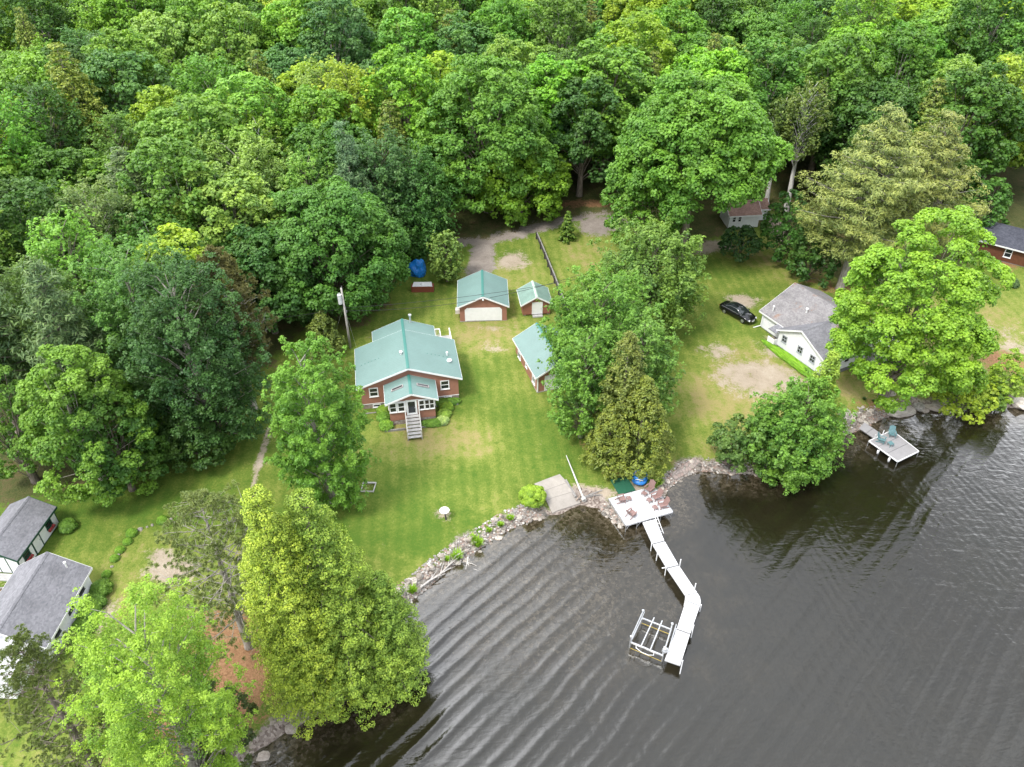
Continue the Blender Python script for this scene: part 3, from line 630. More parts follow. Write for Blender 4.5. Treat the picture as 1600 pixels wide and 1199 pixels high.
xs = np.array([c[0] for c in cand]); ys = np.array([c[1] for c in cand])
okl = ~inside(xs, ys, LAWNP) & (shore_d(xs, ys) > 6); dl = seg_dist(xs, ys, LAWNP, True)
hz = hgt(xs, ys)
for i, (x, y) in enumerate(cand):
    if not okl[i] or dl[i] < 3.5: continue
    if dl[i] < 7.5 and -12 < x < 22: continue
    u, v, f = proj((x, y, hz[i]+16))
    if not (-90 < u < 1690 and v > -130 and v < 1300): continue
    if any(math.hypot(x-a, y-b) < r+4.5 for a, b, r in HOUSE_AVOID): continue
    if any(math.hypot(x-a, y-b) < max(2.5, .62*r+2.6) for a, b, r in PLACED): continue
    sp = 6.2 if y < 130 else 7.2
    if any(abs(x-a) < sp and math.hypot(x-a, y-b) < sp for a, b, *_ in fpos): continue
    fpos.append((x, y, hz[i], u, v))
fpos.sort(key=lambda p: p[1])
print('forest trees', len(fpos))
def region(u, v):
    a = 'upper left' if u < 480 else 'upper middle' if u < 1050 else 'upper right'
    b = 'far' if v < 60 else 'deep' if v < 190 else 'near'
    return a, b
for n, (x, y, z, u, v) in enumerate(fpos[:290]):
    r_ = rg.random(); conif = .16 if u < 500 else .06
    pi = rg.choice([4, 4, 6]) if r_ < conif else rg.choice([0, 1, 2, 3, 5, 7, 8] if u < 600 else [0, 1, 5, 7, 0, 1, 7, 2, 8])
    k, H, Rr, cm, tm = protos[pi]; tn, tc = rg.choice(tones)
    if k == 'hemlock': tn, tc = ('olive', (.15,.20,.035))
    if k == 'whitepine': tn, tc = ('blue-green', (.10,.17,.07))
    jit = rg.uniform(.88, 1.14); tc = tuple(c*jit*(1+rg.uniform(-.07, .07)) for c in tc)
    nm = {'hemlock': 'hemlock_tree', 'whitepine': 'pine_tree'}.get(k, 'forest_tree')
    kn = {'maple': 'round-crowned tree', 'ascending': 'loose-crowned tree', 'hemlock': 'pointed conifer', 'whitepine': 'layered pine'}[k]
    a, b = region(u, v); dd = {'far': 'at the top edge of the', 'deep': 'halfway up the', 'near': 'near the front of the'}[b]
    lab = '%s %s %s %s woods' % (tn, kn, dd, a)
    s = rg.uniform(.82, 1.12)
    e = empty(nm, (x, y, z), rg.random()*6.28, lab, 'tree', lab.replace(tn+' ', tn+' ')+' group')
    e.scale = (s*rg.uniform(.9, 1.12), s*rg.uniform(.9, 1.12), s*rg.uniform(.92, 1.1))
    t = bpy.data.objects.new('trunk', tm); COL.objects.link(t); t.parent = e
    c = bpy.data.objects.new('crown', cm); COL.objects.link(c); c.parent = e; c.color = (*tc, 1)
#@@OBJECTS
# ------------------------------------------------------------------ buildings
def frame_pt(o, s, n, a, b, c):   # o + s*a + z*b + n*c
    return Vector(o)+Vector(s)*a+Vector((0, 0, b))+Vector(n)*c
def obox(mb, o, s, n, a0, a1, b0, b1, c0, c1):
    vs = [frame_pt(o, s, n, a, b, c) for c in (c0, c1) for a, b in ((a0,b0),(a1,b0),(a1,b1),(a0,b1))]
    mb.add(vs, [(0,1,2,3),(7,6,5,4),(0,4,5,1),(1,5,6,2),(2,6,7,3),(3,7,4,0)])
def window(par, o, s, n, w_, h_, name='window', fr=None, fw=.1, mull='h', label=None, pane=None):
    """o = centre point on the wall; s along the wall, n outward"""
    m = MB(); fr = fr or WHITE
    obox(m, o, s, n, -w_/2, w_/2, -h_/2, -h_/2+fw, -.02, .05); obox(m, o, s, n, -w_/2, w_/2, h_/2-fw, h_/2, -.02, .05)
    obox(m, o, s, n, -w_/2, -w_/2+fw, -h_/2+fw, h_/2-fw, -.02, .05); obox(m, o, s, n, w_/2-fw, w_/2, -h_/2+fw, h_/2-fw, -.02, .05)
    obox(m, o, s, n, -w_/2-.04, w_/2+.04, -h_/2-.05, -h_/2, -.02, .09)
    if 'h' in mull: obox(m, o, s, n, -w_/2+fw, w_/2-fw, -.03, .03, -.02, .04)
    if 'v' in mull: obox(m, o, s, n, -.025, .025, -h_/2+fw, h_/2-fw, -.02, .037)
    f = m.build(name, fr, par)
    g = MB(); obox(g, o, s, n, -w_/2+fw, w_/2-fw, -h_/2+fw, h_/2-fw, -.015, .012); g.build('pane', pane or GLASS, f)
    if label: f['label'] = label
    return f
def door(par, o, s, n, w_, h_, mat, name='door', glass=False, fr=None):
    m = MB(); obox(m, o, s, n, -w_/2, w_/2, 0, h_, -.02, .03); d = m.build(name, mat, par)
    m = MB(); obox(m, o, s, n, -w_/2-.09, -w_/2-.002, 0, h_+.09, -.02, .055); obox(m, o, s, n, w_/2+.002, w_/2+.09, 0, h_+.09, -.02, .055); obox(m, o, s, n, -w_/2-.002, w_/2+.002, h_+.002, h_+.09, -.02, .055)
    m.build('frame', fr or WHITE, d)
    m = MB(); obox(m, o, s, n, w_/2-.16, w_/2-.08, h_*.46, h_*.52, .031, .09); m.build('handle', ALU, d)
    if glass:
        m = MB(); obox(m, o, s, n, -w_/2+.1, w_/2-.1, .25, h_-.12, .031, .042); m.build('pane', GLASS, d)
    return d
def roof_pair(par, ax, a0, a1, c, half_l, half_r, ze, zr, mat, capmat, th=.09, fascia=WHITE, oh=0, name='roof', ze2=None):
    """gable roof. ax='y': ridge along y from a0..a1 at x=c, eaves at x=c-half_l and c+half_r."""
    P = (lambda u, v, z: (u, v, z)) if ax == 'y' else (lambda u, v, z: (v, u, z))
    ze2 = ze if ze2 is None else ze2
    m = MB()
    for side, hw, e in ((-1, half_l, ze), (1, half_r, ze2)):
        q = [P(c+side*hw, a0, e), P(c, a0, zr), P(c, a0, zr+th), P(c+side*hw, a0, e+th)]
        off = Vector(P(0, a1-a0, 0)); m.extr(q, off)
    r = m.build(name, mat, par)
    m = MB()
    for side, hw, e in ((-1, half_l, ze), (1, half_r, ze2)):
        sl = (zr-e)/hw; k = .16
        m.extr([P(c+side*k, a0-.03, zr-sl*k+th+.004), P(c, a0-.03, zr+th+.004), P(c, a0-.03, zr+th+.03), P(c+side*k, a0-.03, zr-sl*k+th+.03)], Vector(P(0, a1-a0+.06, 0)))
    m.build('ridge_cap', capmat, r)
    m = MB()
    for side, hw, e in ((-1, half_l, ze), (1, half_r, ze2)):
        for y0, y1 in ((a0-.035, a0-.003), (a1+.003, a1+.035)):
            m.extr([P(c+side*hw, y0, e-.12), P(c, y0, zr-.12), P(c, y0, zr+th-.01), P(c+side*hw, y0, e+th-.01)], Vector(P(0, y1-y0, 0)))
        x0 = c+side*(hw+.003); x1 = c+side*(hw+.03)
        m.extr([P(x0, a0-.03, e-.12), P(x1, a0-.03, e-.12), P(x1, a0-.03, e+th-.02), P(x0, a0-.03, e+th-.02)], Vector(P(0, a1-a0+.06, 0)))
    m.build('fascia', fascia, r)
    return r
def gwalls(par, ax, a0, a1, c, hl, hr, z0, ze, zr, mat, name='wall', ze2=None):
    P = (lambda u, v, z: (u, v, z)) if ax == 'y' else (lambda u, v, z: (v, u, z))
    ze2 = ze if ze2 is None else ze2
    m = MB(); m.extr([P(c-hl, a0, z0), P(c+hr, a0, z0), P(c+hr, a0, ze2), P(c, a0, zr), P(c-hl, a0, ze)], Vector(P(0, a1-a0, 0)))
    return m.build(name, mat, par)
XP, XN, YN, YP = (1,0,0), (-1,0,0), (0,-1,0), (0,1,0)
def locz(o): return o.location.z
# ---- the main house: local x along the front wall, origin at the front right ground corner
b = at(717.5, 625); hs = empty('house', b, R_(10), 'red-brown house with the large green metal roof and porch steps facing the lake', 'house')
W, Ln = 10.3, 7.0
gwalls(hs, 'y', 0, Ln, -W/2, W/2, W/2, .72, 3.12, 4.95, BROWN)
m = MB(); m.box(-W+.03, -.03, .03, Ln-.03, -1.2, .716); m.build('foundation', FOUND, hs)
m = MB(); m.box(-W-.02, .02, -.02, 0, .70, .78); m.build('sill_trim', WHITE, hs)
rf = roof_pair(hs, 'y', -.3, Ln+.15, -W/2, W/2+.4, W/2+.4, 2.99, 4.98, TEAL, TEALCAP)
gwalls(hs, 'y', Ln+.002, Ln+2.2, -W/2+.2, 3.0, 3.0, -.6, 3.6, 4.72, BROWN, 'rear_wall')
r2 = roof_pair(hs, 'y', Ln+.19, Ln+2.5, -W/2, 3.5, 3.5, 3.56, 4.90, TEAL, TEALCAP, name='rear_roof')
window(hs, (-W+1.35, 0, 2.25), XP, YN, .95, 1.15); window(hs, (-1.45, 0, 2.25), XP, YN, .95, 1.15)
window(hs, (-W+1.5, .03, .42), XP, YN, .85, .42, 'basement_window', mull=''); window(hs, (-1.2, .03, .42), XP, YN, .85, .42, 'basement_window', mull='')
for y in (1.6, 4.6): window(hs, (0, y, 2.2), YP, XP, .95, 1.1); window(hs, (-W, y, 2.2), YP, XN, .95, 1.1)
# porch
px, pw = -5.15, 4.7
gwalls(hs, 'y', -3.0, -.002, px, pw/2, pw/2, .55, 3.06, 3.95, BROWN, 'porch_wall')
m = MB(); m.box(px-pw/2+.03, px+pw/2-.03, -2.97, -.01, -1.2, .546); m.build('porch_foundation', FOUND, hs)
pr = roof_pair(hs, 'y', -3.35, -.02, px, pw/2+.35, pw/2+.35, 2.94, 3.98, TEAL, TEALCAP, name='porch_roof')
sl = (3.98-2.94)/(pw/2+.35)
for sd in (-1, 1):
    for (fx, col_, nm, dz, par_) in ((0, SHD, 'skylight', 0, pr),):
        m = MB()
        def sp_(u, v, h_): x = px+sd*u; return (x, v, 3.98-sl*u+.09+h_)
        m.add([sp_(.7, -1.75, .01), sp_(1.95, -1.75, .01), sp_(1.95, -1.35, .01), sp_(.7, -1.35, .01), sp_(.7, -1.75, .10), sp_(1.95, -1.75, .10), sp_(1.95, -1.35, .10), sp_(.7, -1.35, .10)], [(0,1,2,3),(4,5,6,7),(0,1,5,4),(1,2,6,5),(2,3,7,6),(3,0,4,7)])
        k = m.build('skylight', simple('skylight_frame', (.30,.27,.26), .5), pr)
        m = MB(); m.add([sp_(.8, -1.67, .103), sp_(1.85, -1.67, .103), sp_(1.85, -1.43, .103), sp_(.8, -1.43, .103), sp_(.8, -1.67, .112), sp_(1.85, -1.67, .112), sp_(1.85, -1.43, .112), sp_(.8, -1.43, .112)], [(0,1,2,3),(4,5,6,7),(0,1,5,4),(1,2,6,5),(2,3,7,6),(3,0,4,7)]); m.build('pane', GLASS, k)
m = MB(); m.box(px-pw/2+.02, px-.62, -3.06, -3.003, 1.56, 3.0); m.box(px+.62, px+pw/2-.02, -3.06, -3.003, 1.56, 3.0); m.box(px-.62, px+.62, -3.06, -3.003, 2.97, 3.05); m.build('window_band', WHITE, hs)
for wx in (-1.95, -1.1): window(hs, (px+wx+.0, -3.062, 2.3), XP, YN, .72, 1.2, fw=.08)
for wx in (.98, 1.55, 2.03):
    window(hs, (px+wx-.0, -3.062, 2.3), XP, YN, .5 if wx != .98 else .58, 1.2, fw=.06)
for wy in (-2.2, -1.0): window(hs, (px+pw/2, wy, 2.3), YP, XP, .9, 1.1); window(hs, (px-pw/2, wy, 2.3), YP, XN, .9, 1.1)
door(hs, (px-.05, -3.0, 1.12), XP, YN, .92, 1.8, WHITE, glass=True)
# steps
st = MB(); n = 7
for i in range(n):
    y0 = -3.07-i*.36; z1 = 1.10-i*.157; st.box(px-.72, px+.62, y0-.38, y0, z1-.045, z1)
    st.box(px-.70, px+.60, y0-.035, y0-.012, z1-.157, z1-.047)
so_ = st.build('steps', DECKW, hs)
m = MB()
for sx in (px-.76, px+.66):
    m.extr([(sx-.025, -3.07, .9), (sx-.025, -5.6, -.2), (sx-.025, -5.6, .05), (sx-.025, -3.07, 1.15)], (.05, 0, 0))
m.build('stringers', GREYW, so_)
for sx in (px-.76, px+.66):
    m = MB()
    for y0, z0 in ((-3.12, 1.1), (-4.3, .55), (-5.5, .03)): m.box(sx-.045, sx+.045, y0-.045, y0+.045, z0-.3, z0+.92)
    m.tube([(sx, -3.10, 2.05), (sx, -5.55, .98)], .05, 6); m.tube([(sx, -3.10, 1.6), (sx, -5.55, .52)], .03, 6)
    m.build('handrail', simple('pale_wood', (.55,.53,.50), .7, .2, 4, streak=.2), hs)
# vents, chimney pipe, snow guards
def pipe(par, x, y, z, h_, r, name='vent_pipe', mat=WHITE):
    m = MB(); m.tube([(x, y, z-.1), (x, y, z+h_)], r, 10); m.tube([(x, y, z+h_-.04), (x, y, z+h_+.10)], r*1.7, 10); return m.build(name, mat, par)
rz_ = lambda x: 4.98+.09-(abs(x+W/2))*(4.98-2.99)/(W/2+.4)
pipe(rf, -W/2-.55, 2.7, rz_(-W/2-.55), .25, .10); pipe(rf, -.75, 3.6, rz_(-.75), .35, .07); pipe(rf, -.62, 2.5, rz_(-.62), .1, .16); pipe(r2, -W/2+.9, Ln+2.1, 4.6, 1.0, .11, 'chimney_pipe', ALU)
m = MB()
for i in range(6): m.cbox((-W+.3+i*.38, 3.55, rz_(-W+.3+i*.38)+.02), (.09, .05, .06)); m.cbox((-2.9+i*.42, 3.2, rz_(-2.9+i*.42)+.02), (.09, .05, .06))
m.build('snow_guards', TEALCAP, rf)
# rear deck with white rail
m = MB(); m.box(-3.4, .25, Ln+2.25, Ln+4.2, .95, 1.05); m.box(-2.0, .25, Ln+.2, Ln+2.249, .95, 1.05); m.box(-3.3, .2, Ln+4.1, Ln+4.15, -.3, .95); m.box(.15, .2, Ln+.2, Ln+4.05, -.3, .95)
dk = m.build('rear_deck', DECKW, hs)
m = MB()
for (x0, y0, x1, y1) in ((-3.4, Ln+4.2, -.9, Ln+4.2), (-.9, Ln+2.3, -.9, Ln+4.2), (.25, Ln+.3, .25, Ln+4.2), (-3.4, Ln+2.3, -3.4, Ln+4.2)):
    L_ = math.hypot(x1-x0, y1-y0); k = int(L_/.16)
    m.tube([(x0, y0, 2.05), (x1, y1, 2.05)], .07, 4); m.tube([(x0, y0, 1.2), (x1, y1, 1.2)], .04, 4)
    for i in range(k+1): m.tube([(x0+(x1-x0)*i/k, y0+(y1-y0)*i/k, 1.05), (x0+(x1-x0)*i/k, y0+(y1-y0)*i/k, 2.05)], .02 if i % 6 else .05, 4)
m.build('railing', WHITE, dk)
# edging of the flower beds (lies on the ground)
m = MB()
for (x0, x1, y) in ((-2.65, -.2, -.75), (-4.4, -1.9, -3.85), (-8.2, -6.05, -3.9), (-W-.2, -8.9, -.75)): m.box(x0, x1, y-.06, y+.06, -.1, .14)
for (x, y0, y1) in ((-.2, -.69, 0), (-1.9, -3.79, -.75), (-8.2, -3.84, -.8)): m.box(x-.06, x+.06, y0, y1, -.1, .14)
be = m.build('bed_edging', GREYW); be.location = hs.location; be.rotation_euler = hs.rotation_euler; tag(be, 'low grey timber edging round the flower beds in front of the red-brown house', 'edging')
# ---- small plants (a crown of real leaves each)
def plant(name, kind, u, v, H, R0, col, label, cat='plant', group=None, leaf=.12, dens=1.0, seed=None, wp=None):
    p = at(u, v) if wp is None else Vector((*wp, h1(*wp)))
    return make_tree(name, kind, p, H, R0, -.0*H, leaf, col, seed or int(p.x*31+p.y*17), label, cat, group, dens)
hw = lambda x, y: tuple((Matrix.Rotation(R_(10), 4, 'Z') @ Vector((x, y, 0))+hs.location).xy)
for i, (x, y, s_) in enumerate([(-1.6, -1.35, .7), (-1.9, -2.3, .65), (-2.15, -3.3, .6), (-8.1, -.8, .65), (-8.2, -1.9, .6), (-8.0, -3.2, .65)]):
    side = 'right' if i < 3 else 'left'; pos = ['nearest the house wall', 'in the middle', 'nearest the lake'][i % 3]
    plant('hosta_plant', 'bush', 0, 0, .75*s_, s_*.75, [(.17,.30,.04), (.22,.36,.07), (.30,.42,.16), (.16,.29,.04), (.12,.25,.04), (.15,.29,.04)][i], 'leafy hosta on the %s side of the porch, the one %s' % (side, pos), group='hostas beside the porch', leaf=.2, wp=hw(x, y), seed=300+i)
for i, (x0, x1, y) in enumerate([(-2.4, -.4, -.42), (-4.3, -2.2, -3.5)]):
    k = (x0+x1)/2; e = plant('bed_plants', 'bush', 0, 0, .4, .5, (.10,.21,.03), ['low green planting along the house wall right of the porch', 'low green planting along the porch foundation right of the steps'][i], leaf=.14, wp=hw(k, y), seed=320+i); e.scale = (2.0, .7, 1); e.rotation_euler.z = R_(10)
# ---- garage
g0 = at(719, 503.5); ga = empty('garage', g0, R_(2.5), 'brown garage with green metal roof and wide white door', 'garage')
GW, GL = 5.75, 6.0
gwalls(ga, 'y', 0, GL, GW/2, GW/2, GW/2, .12, 2.32, 3.62, BROWN)
m = MB(); m.box(-.02, GW+.02, -.02, GL+.02, -1, .117); m.build('slab', CONC, ga)
roof_pair(ga, 'y', -.28, GL+.3, GW/2, GW/2+.28, GW/2+.28, 2.2, 3.64, TEAL, TEALCAP)
m = MB(); x0, x1, h_ = .62, 5.16, 2.0; c_ = .28
pg = [(x0, -.03, .13), (x1, -.03, .13), (x1, -.03, h_-c_), (x1-c_, -.03, h_), (x0+c_, -.03, h_), (x0, -.03, h_-c_)]
m.extr(pg, (0, .028, 0))
for k in range(1, 4): m.box(x0+.02, x1-.02, -.038, -.0305, .13+k*.47-.012, .13+k*.47+.012)
gd = m.build('garage_door', WHITE, ga)
m = MB(); m.box(x0+.2, x1-.2, -.04, -.0315, .14, .165); m.build('door_seal', simple('rubber', (.03,.03,.03), .8), gd)
m = MB(); m.cbox((GW/2, -.36, 3.34), (.18, .14, .16)); m.cbox((GW/2, -.44, 3.27), (.1, .06, .08)); m.build('lamp', WHITE, ga)
m = MB(); m.box(-.55, -.003, .7, 1.45, .75, 1.25); m.box(-.50, -.1, .75, 1.4, 1.251, 1.28); ac = m.build('air_conditioner', simple('beige_metal', (.62,.58,.52), .5), ga)
m = MB(); m.box(-.562, -.551, .8, 1.35, .82, 1.2); m.build('grille', SHD, ac)
# ---- small shed
s0 = at(816.5, 494.5); sh = empty('shed', s0, R_(7), 'small brown shed with faded green roof and white door', 'shed')
SW, SL = 3.45, 3.5
gwalls(sh, 'y', 0, SL, SW/2, SW/2, SW/2, .2, 1.75, 2.72, BROWNV)
m = MB()
for x in (.15, SW/2-.2, SW/2+.3, SW-.35):
    for y in (.1, SL-.4): m.box(x, x+.3, y, y+.3, -.6, .197)
m.build('blocks', CONC, sh)
roof_pair(sh, 'y', -.22, SL+.2, SW/2, SW/2+.25, SW/2+.25, 1.63, 2.75, TEALOLD, simple('pale_cap', (.42,.55,.45), .5))
door(sh, (SW/2+.1, 0, .22), XP, YN, 1.15, 1.6, WHITE)
m = MB(); m.box(SW/2-.5, SW/2+.75, -.5, -.06, .0, .16); m.build('step', DECKW, sh)
# ---- long narrow shed
l0 = at(839.5, 614); lo_ = empty('shed', l0, R_(18), 'long narrow brown shed with green roof half hidden under the maples', 'shed')
LW, LL = 5.2, 7.6
gwalls(lo_, 'y', 0, LL, LW/2, LW/2, LW/2, .12, 2.3, 3.72, BROWN)
m = MB(); m.box(-.04, LW+.04, -.04, LL+.04, -1, .117); m.build('slab', CONC, lo_)
roof_pair(lo_, 'y', -.25, LL+.25, LW/2, LW/2+.3, LW/2+.3, 2.17, 3.74, TEAL, TEALCAP)
door(lo_, (1.85, 0, .12), XP, YN, 1.9, 1.9, WHITE, 'double_door')
for y in (1.2, 6.2): window(lo_, (0, y, 1.25), YP, XN, .95, 1.55, mull='hv')
window(lo_, (0, 3.7, 1.35), YP, XN, .6, .9)
m = MB()
for xx, yy in ((-.035, -.035),): m.box(xx, xx+.12, yy, yy+.12, .12, 2.2)
m.build('corner_board', WHITE, lo_)
# ---- white cottage with grey roof (wing with cross gable in front)
w0 = at(1213, 541)
wc = empty('cottage', w0, R_(28), 'white cottage with grey shingle roof behind the parked black car', 'cottage')
# local: x right/away, y away-left; wing gable wall at x=0, y from -7.0 to 0
gwalls(wc, 'x', 0, 6.6, -3.25, 3.95, 3.25, .25, 2.35, 4.05, WSIDE, 'wing_wall')
m = MB(); m.box(.03, 6.5, -7.17, -.03, -1, .247); m.box(1.05, 10.45, -4.9, 3.95, -1.02, .26); m.build('foundation', SHD, wc)
gwalls(wc, 'y', -5.0, 4.0, 5.75, 4.75, 4.75, .263, 2.45, 4.8, WSIDE, 'main_wall')
r1 = roof_pair(wc, 'x', -.3, 6.4, -3.25, 4.2, 3.5, 2.22, 4.08, SHD, SHD, name='wing_roof', ze2=2.22)
r0 = roof_pair(wc, 'y', -5.3, 4.35, 5.75, 5.05, 5.05, 2.3, 4.82, SHG, SHG, name='main_roof')
for y in (-.95, -3.45, -5.4): window(wc, (0, y, 1.55 if y > -5 else 1.5), YP, XN, .8, .95, mull='hv', fr=simple('grey_frame', (.35,.37,.4), .5))
window(wc, (1.0, 1.3, 1.75), YP, XN, .95, .6, mull='')
for x in (1.6, 3.5): window(wc, (x, -7.2, 1.5), XP, YN, .9, 1.0, mull='h')
m = MB(); m.box(1.0, 1.06, -7.25, -7.203, .3, 2.2); m.build('corner_board', WHITE, wc)
# entry corner: low white half wall and small canopy
m = MB(); m.box(-.55, .95, .02, .12, -.4, 1.0); m.box(-.55, -.45, .12, 1.1, -.4, 1.0); m.build('entry_wall', WHITE, wc)
m = MB(); m.extr([(-.7, -.05, 2.0), (.95, -.05, 2.25), (.95, -.05, 2.32), (-.7, -.05, 2.07)], (0, 1.2, 0)); m.build('canopy', SHD, wc)
m = MB(); m.tube([(.95, 3.75, 2.3), (.9, 3.8, .5), (.0, 4.3, .12)], .06, 6); m.build('downspout', WHITE, wc)
pipe(r0, 1.5, 3.0, 2.9, .55, .07); pipe(r0, 3.5, -.2, 3.85, .4, .1)
m = MB(); m.box(6.7, 11, -8.6, -5.6, .25, .35); wd = m.build('terrace', DECKW, wc)
m = MB(); m.box(6.6, 10.6, -8.4, -5.32, 2.1, 2.2); m.build('terrace_roof', WHITE, wc)
m = MB()
for x in (6.75, 8.6, 10.4): m.box(x-.06, x+.06, -8.3, -8.18, .3, 2.1)
m.build('terrace_posts', WHITE, wc)
cw = lambda x, y: tuple((Matrix.Rotation(R_(28), 4, 'Z') @ Vector((x, y, 0))+wc.location).xy)
e = plant('hedge', 'bush', 0, 0, .5, .55, (.16,.33,.03), 'narrow bright green hedge along the gable wall of the grey-roofed white cottage', 'hedge', leaf=.16, wp=cw(-.75, -3.6), seed=330, dens=1.4)
e.scale = (6.0, .8, 1); e.rotation_euler.z = R_(28+90)
# ---- small white cottage with brown roof
f0 = at(1143.5, 358); fc = empty('cottage', f0, R_(7), 'small white cottage with brown roof half hidden under the huge maple', 'cottage')
gwalls(fc, 'x', -.6, 3.9, 1.9, 1.9, 1.9, .1, 2.25, 3.4, WSIDE)
roof_pair(fc, 'x', -.85, 4.15, 1.9, 2.2, 2.2, 2.1, 3.42, SHB, SHB)
m = MB(); m.box(-.57, 3.87, .03, 3.77, -1, .097); m.build('foundation', SHD, fc)
gwalls(fc, 'x', 3.903, 5.9, 3.4, 1.5, 1.5, .1, 2.1, 2.9, WSIDE, 'annex_wall')
roof_pair(fc, 'x', 4.16, 6.2, 3.4, 1.75, 1.75, 1.98, 2.92, SHB, SHB, name='annex_roof')
window(fc, (.1, 0, 1.55), XP, YN, .6, 1.0); window(fc, (.95, 0, 1.55), XP, YN, .6, 1.0)
m = MB(); m.box(3.9, 5.85, 1.95, 4.85, -1, .097); m.build('annex_foundation', SHD, fc)
# ---- brown house at the right edge
e1 = at(1553, 392); 
d0 = at(1531, 396)
a_ = at(1600, 444, 0)
br = empty('house', at(1526, 398), R_(-38), 'dark-roofed brown wooden house cut off by the right edge', 'house')
gwalls(br, 'x', 0, 14, 2.9, 2.9, 2.9, .1, 2.5, 3.9, REDW)
m = MB(); m.box(.03, 13.97, .03, 5.77, -1.2, .097); m.build('foundation', SHD, br)
r3 = roof_pair(br, 'x', -.45, 14.3, 2.9, 3.4, 3.4, 2.28, 3.92, SHS, SHS)
for x in (3.6, 6.9, 10.5): window(br, (x, 0, 1.4), XP, YN, .95, 1.35)
pipe(r3, 4.2, 3.4, 3.75, .7, .07)
m = MB(); m.box(.6, 1.2, -.9, -.3, -.2, .55); m.box(.7, 1.1, -.85, -.35, .551, .7); bx_ = m.build('storage_box', simple('grey_plastic', (.5,.52,.54), .5), None)
bx_.location = br.location; bx_.rotation_euler = br.rotation_euler; tag(bx_, 'small pale grey box against the wall of the brown house', 'box')
for i, (u, v, s_, cc) in enumerate([(1563, 432, .85, (.14,.27,.035)), (1578, 446, .7, (.07,.13,.05)), (1551, 418, .8, (.10,.22,.035))]):
    plant('shrub', 'bush', u, v, s_*1.2, s_, cc, ['bright green shrub before the first window of the dark-roofed brown house', 'small dark shrub at the lawn edge below the dark-roofed house', 'green shrub at the left corner of the dark-roofed brown house'][i], 'shrub', leaf=.25, seed=340+i)
# ---- left white shed with green trim
k0 = at(38.5, 898); ls = empty('shed', k0, R_(-4), 'white shed with dark green trim and grey roof at the left edge', 'shed')
kw, kl = 3.7, 5.7
gwalls(ls, 'y', 0, kl, -kw/2, kw/2, kw/2, .15, 2.1, 3.05, simple('white_board_siding', (.80,.80,.80), .55, .08, 2), 'wall')
m = MB(); m.box(-kw+.04, -.04, .04, kl-.04, -1, .147); m.build('foundation', SHD, ls)
roof_pair(ls, 'y', -.25, kl+.2, -kw/2, kw/2+.28, kw/2+.28, 1.97, 3.08, SHD, SHD, fascia=GREENT)
m = MB()
for x in (-.06, -1.0, -1.9, -2.8, -3.69): m.box(x, x+.06, -.03, -.002, .15, 2.05 if x in (-.06, -3.69) else 2.2)
m.box(-kw, 0, -.03, -.002, 2.06, 2.14)
for y in (0, 2.0, 3.15, kl-.06): m.box(.002, .03, y, y+.06, .15, 2.02)
m.box(.002, .03, 0.07, kl-.07, .15, .2)
m.build('trim', GREENT, ls)
for y in (1.1, 4.55):
    wn = window(ls, (0, y, 1.35), YP, XP, .85, .8, fr=GREENT)
    m = MB(); m.box(.07, .25, y-.42, y+.42, .68, .84); fb = m.build('flower_box', simple('red_box', (.28,.05,.045), .6), ls)
    m = MB()
    for q in range(16): m.cbox((.16+random.uniform(-.05, .05), y+random.uniform(-.36, .36), .88+random.uniform(0, .06)), (.06, .06, .05), rz=random.random()*3, rx=random.random())
    m.build('flowers', simple('flower_red', (.5,.08,.09), .6), fb)
door(ls, (0, 2.6, .16), YP, XP, .95, 1.8, WHITE, fr=GREENT)
m = MB(); m.box(-2.9, -.6, -.8, -.1, -.3, .12); m.build('step', DECKW, ls)
# ---- long white cottage at the left edge
c0 = at(148, 920); lc = empty('cottage', c0, R_(-1.5), 'long white cottage with dark grey shingle roof at the lower left edge', 'cottage')
cl_, cwid = 6.9, 5.4
gwalls(lc, 'y', -cl_, 0, -cwid/2, cwid/2, cwid/2, .2, 2.42, 4.0, WSIDE)
m = MB(); m.box(-cwid+.04, -.04, -cl_+.04, -.04, -1, .197); m.build('foundation', SHD, lc)
r4 = roof_pair(lc, 'y', -cl_-.35, .3, -cwid/2, cwid/2+.35, cwid/2+.35, 2.22, 4.02, SHD, SHD)
for y in (-1.4, -3.2, -5.4): window(lc, (0, y, 1.65), YP, XP, .8, .75, fr=simple('dark_frame', (.05,.055,.06), .5), mull='v')
pipe(r4, -.9, -.6, 3.45, .45, .06)
window(lc, (-cwid/2, -cl_, 1.6), XP, YN, 1.2, 1.0)
gwalls(lc, 'y', -cl_-3.2, -cl_-.002, -cwid/2-.3, 1.9, 1.9, .2, 1.9, 2.3, WSIDE, 'porch_wall')
m = MB(); m.box(-cwid/2-2.4, -cwid/2+1.8, -cl_-3.4, -cl_-.36, 2.31, 2.4); m.build('porch_roof', simple('pale_roof', (.5,.5,.5), .7, .15, 2), lc)
lw = lambda x, y: tuple((Matrix.Rotation(R_(-1.5), 4, 'Z') @ Vector((x, y, 0))+lc.location).xy)
for i, (x, y, s_) in enumerate([(.75, -.3, .65), (.8, -1.5, .6), (.75, -2.7, .65), (.75, -3.9, .6), (.8, -5.0, .6)]):
    plant('shrub', 'bush', 0, 0, s_*1.25, s_, (.11,.22,.035), '%s shrub, counted from the back corner, along the right wall of the long white cottage' % ['first', 'second', 'third', 'fourth', 'fifth'][i], 'shrub', 'shrubs along the long cottage wall', leaf=.13, wp=lw(x, y), seed=350+i)
plant('shrub', 'bush', 107, 826, .7, .55, (.10,.21,.035), 'small round shrub at the right corner of the white shed with green trim', 'shrub', leaf=.13, seed=360)
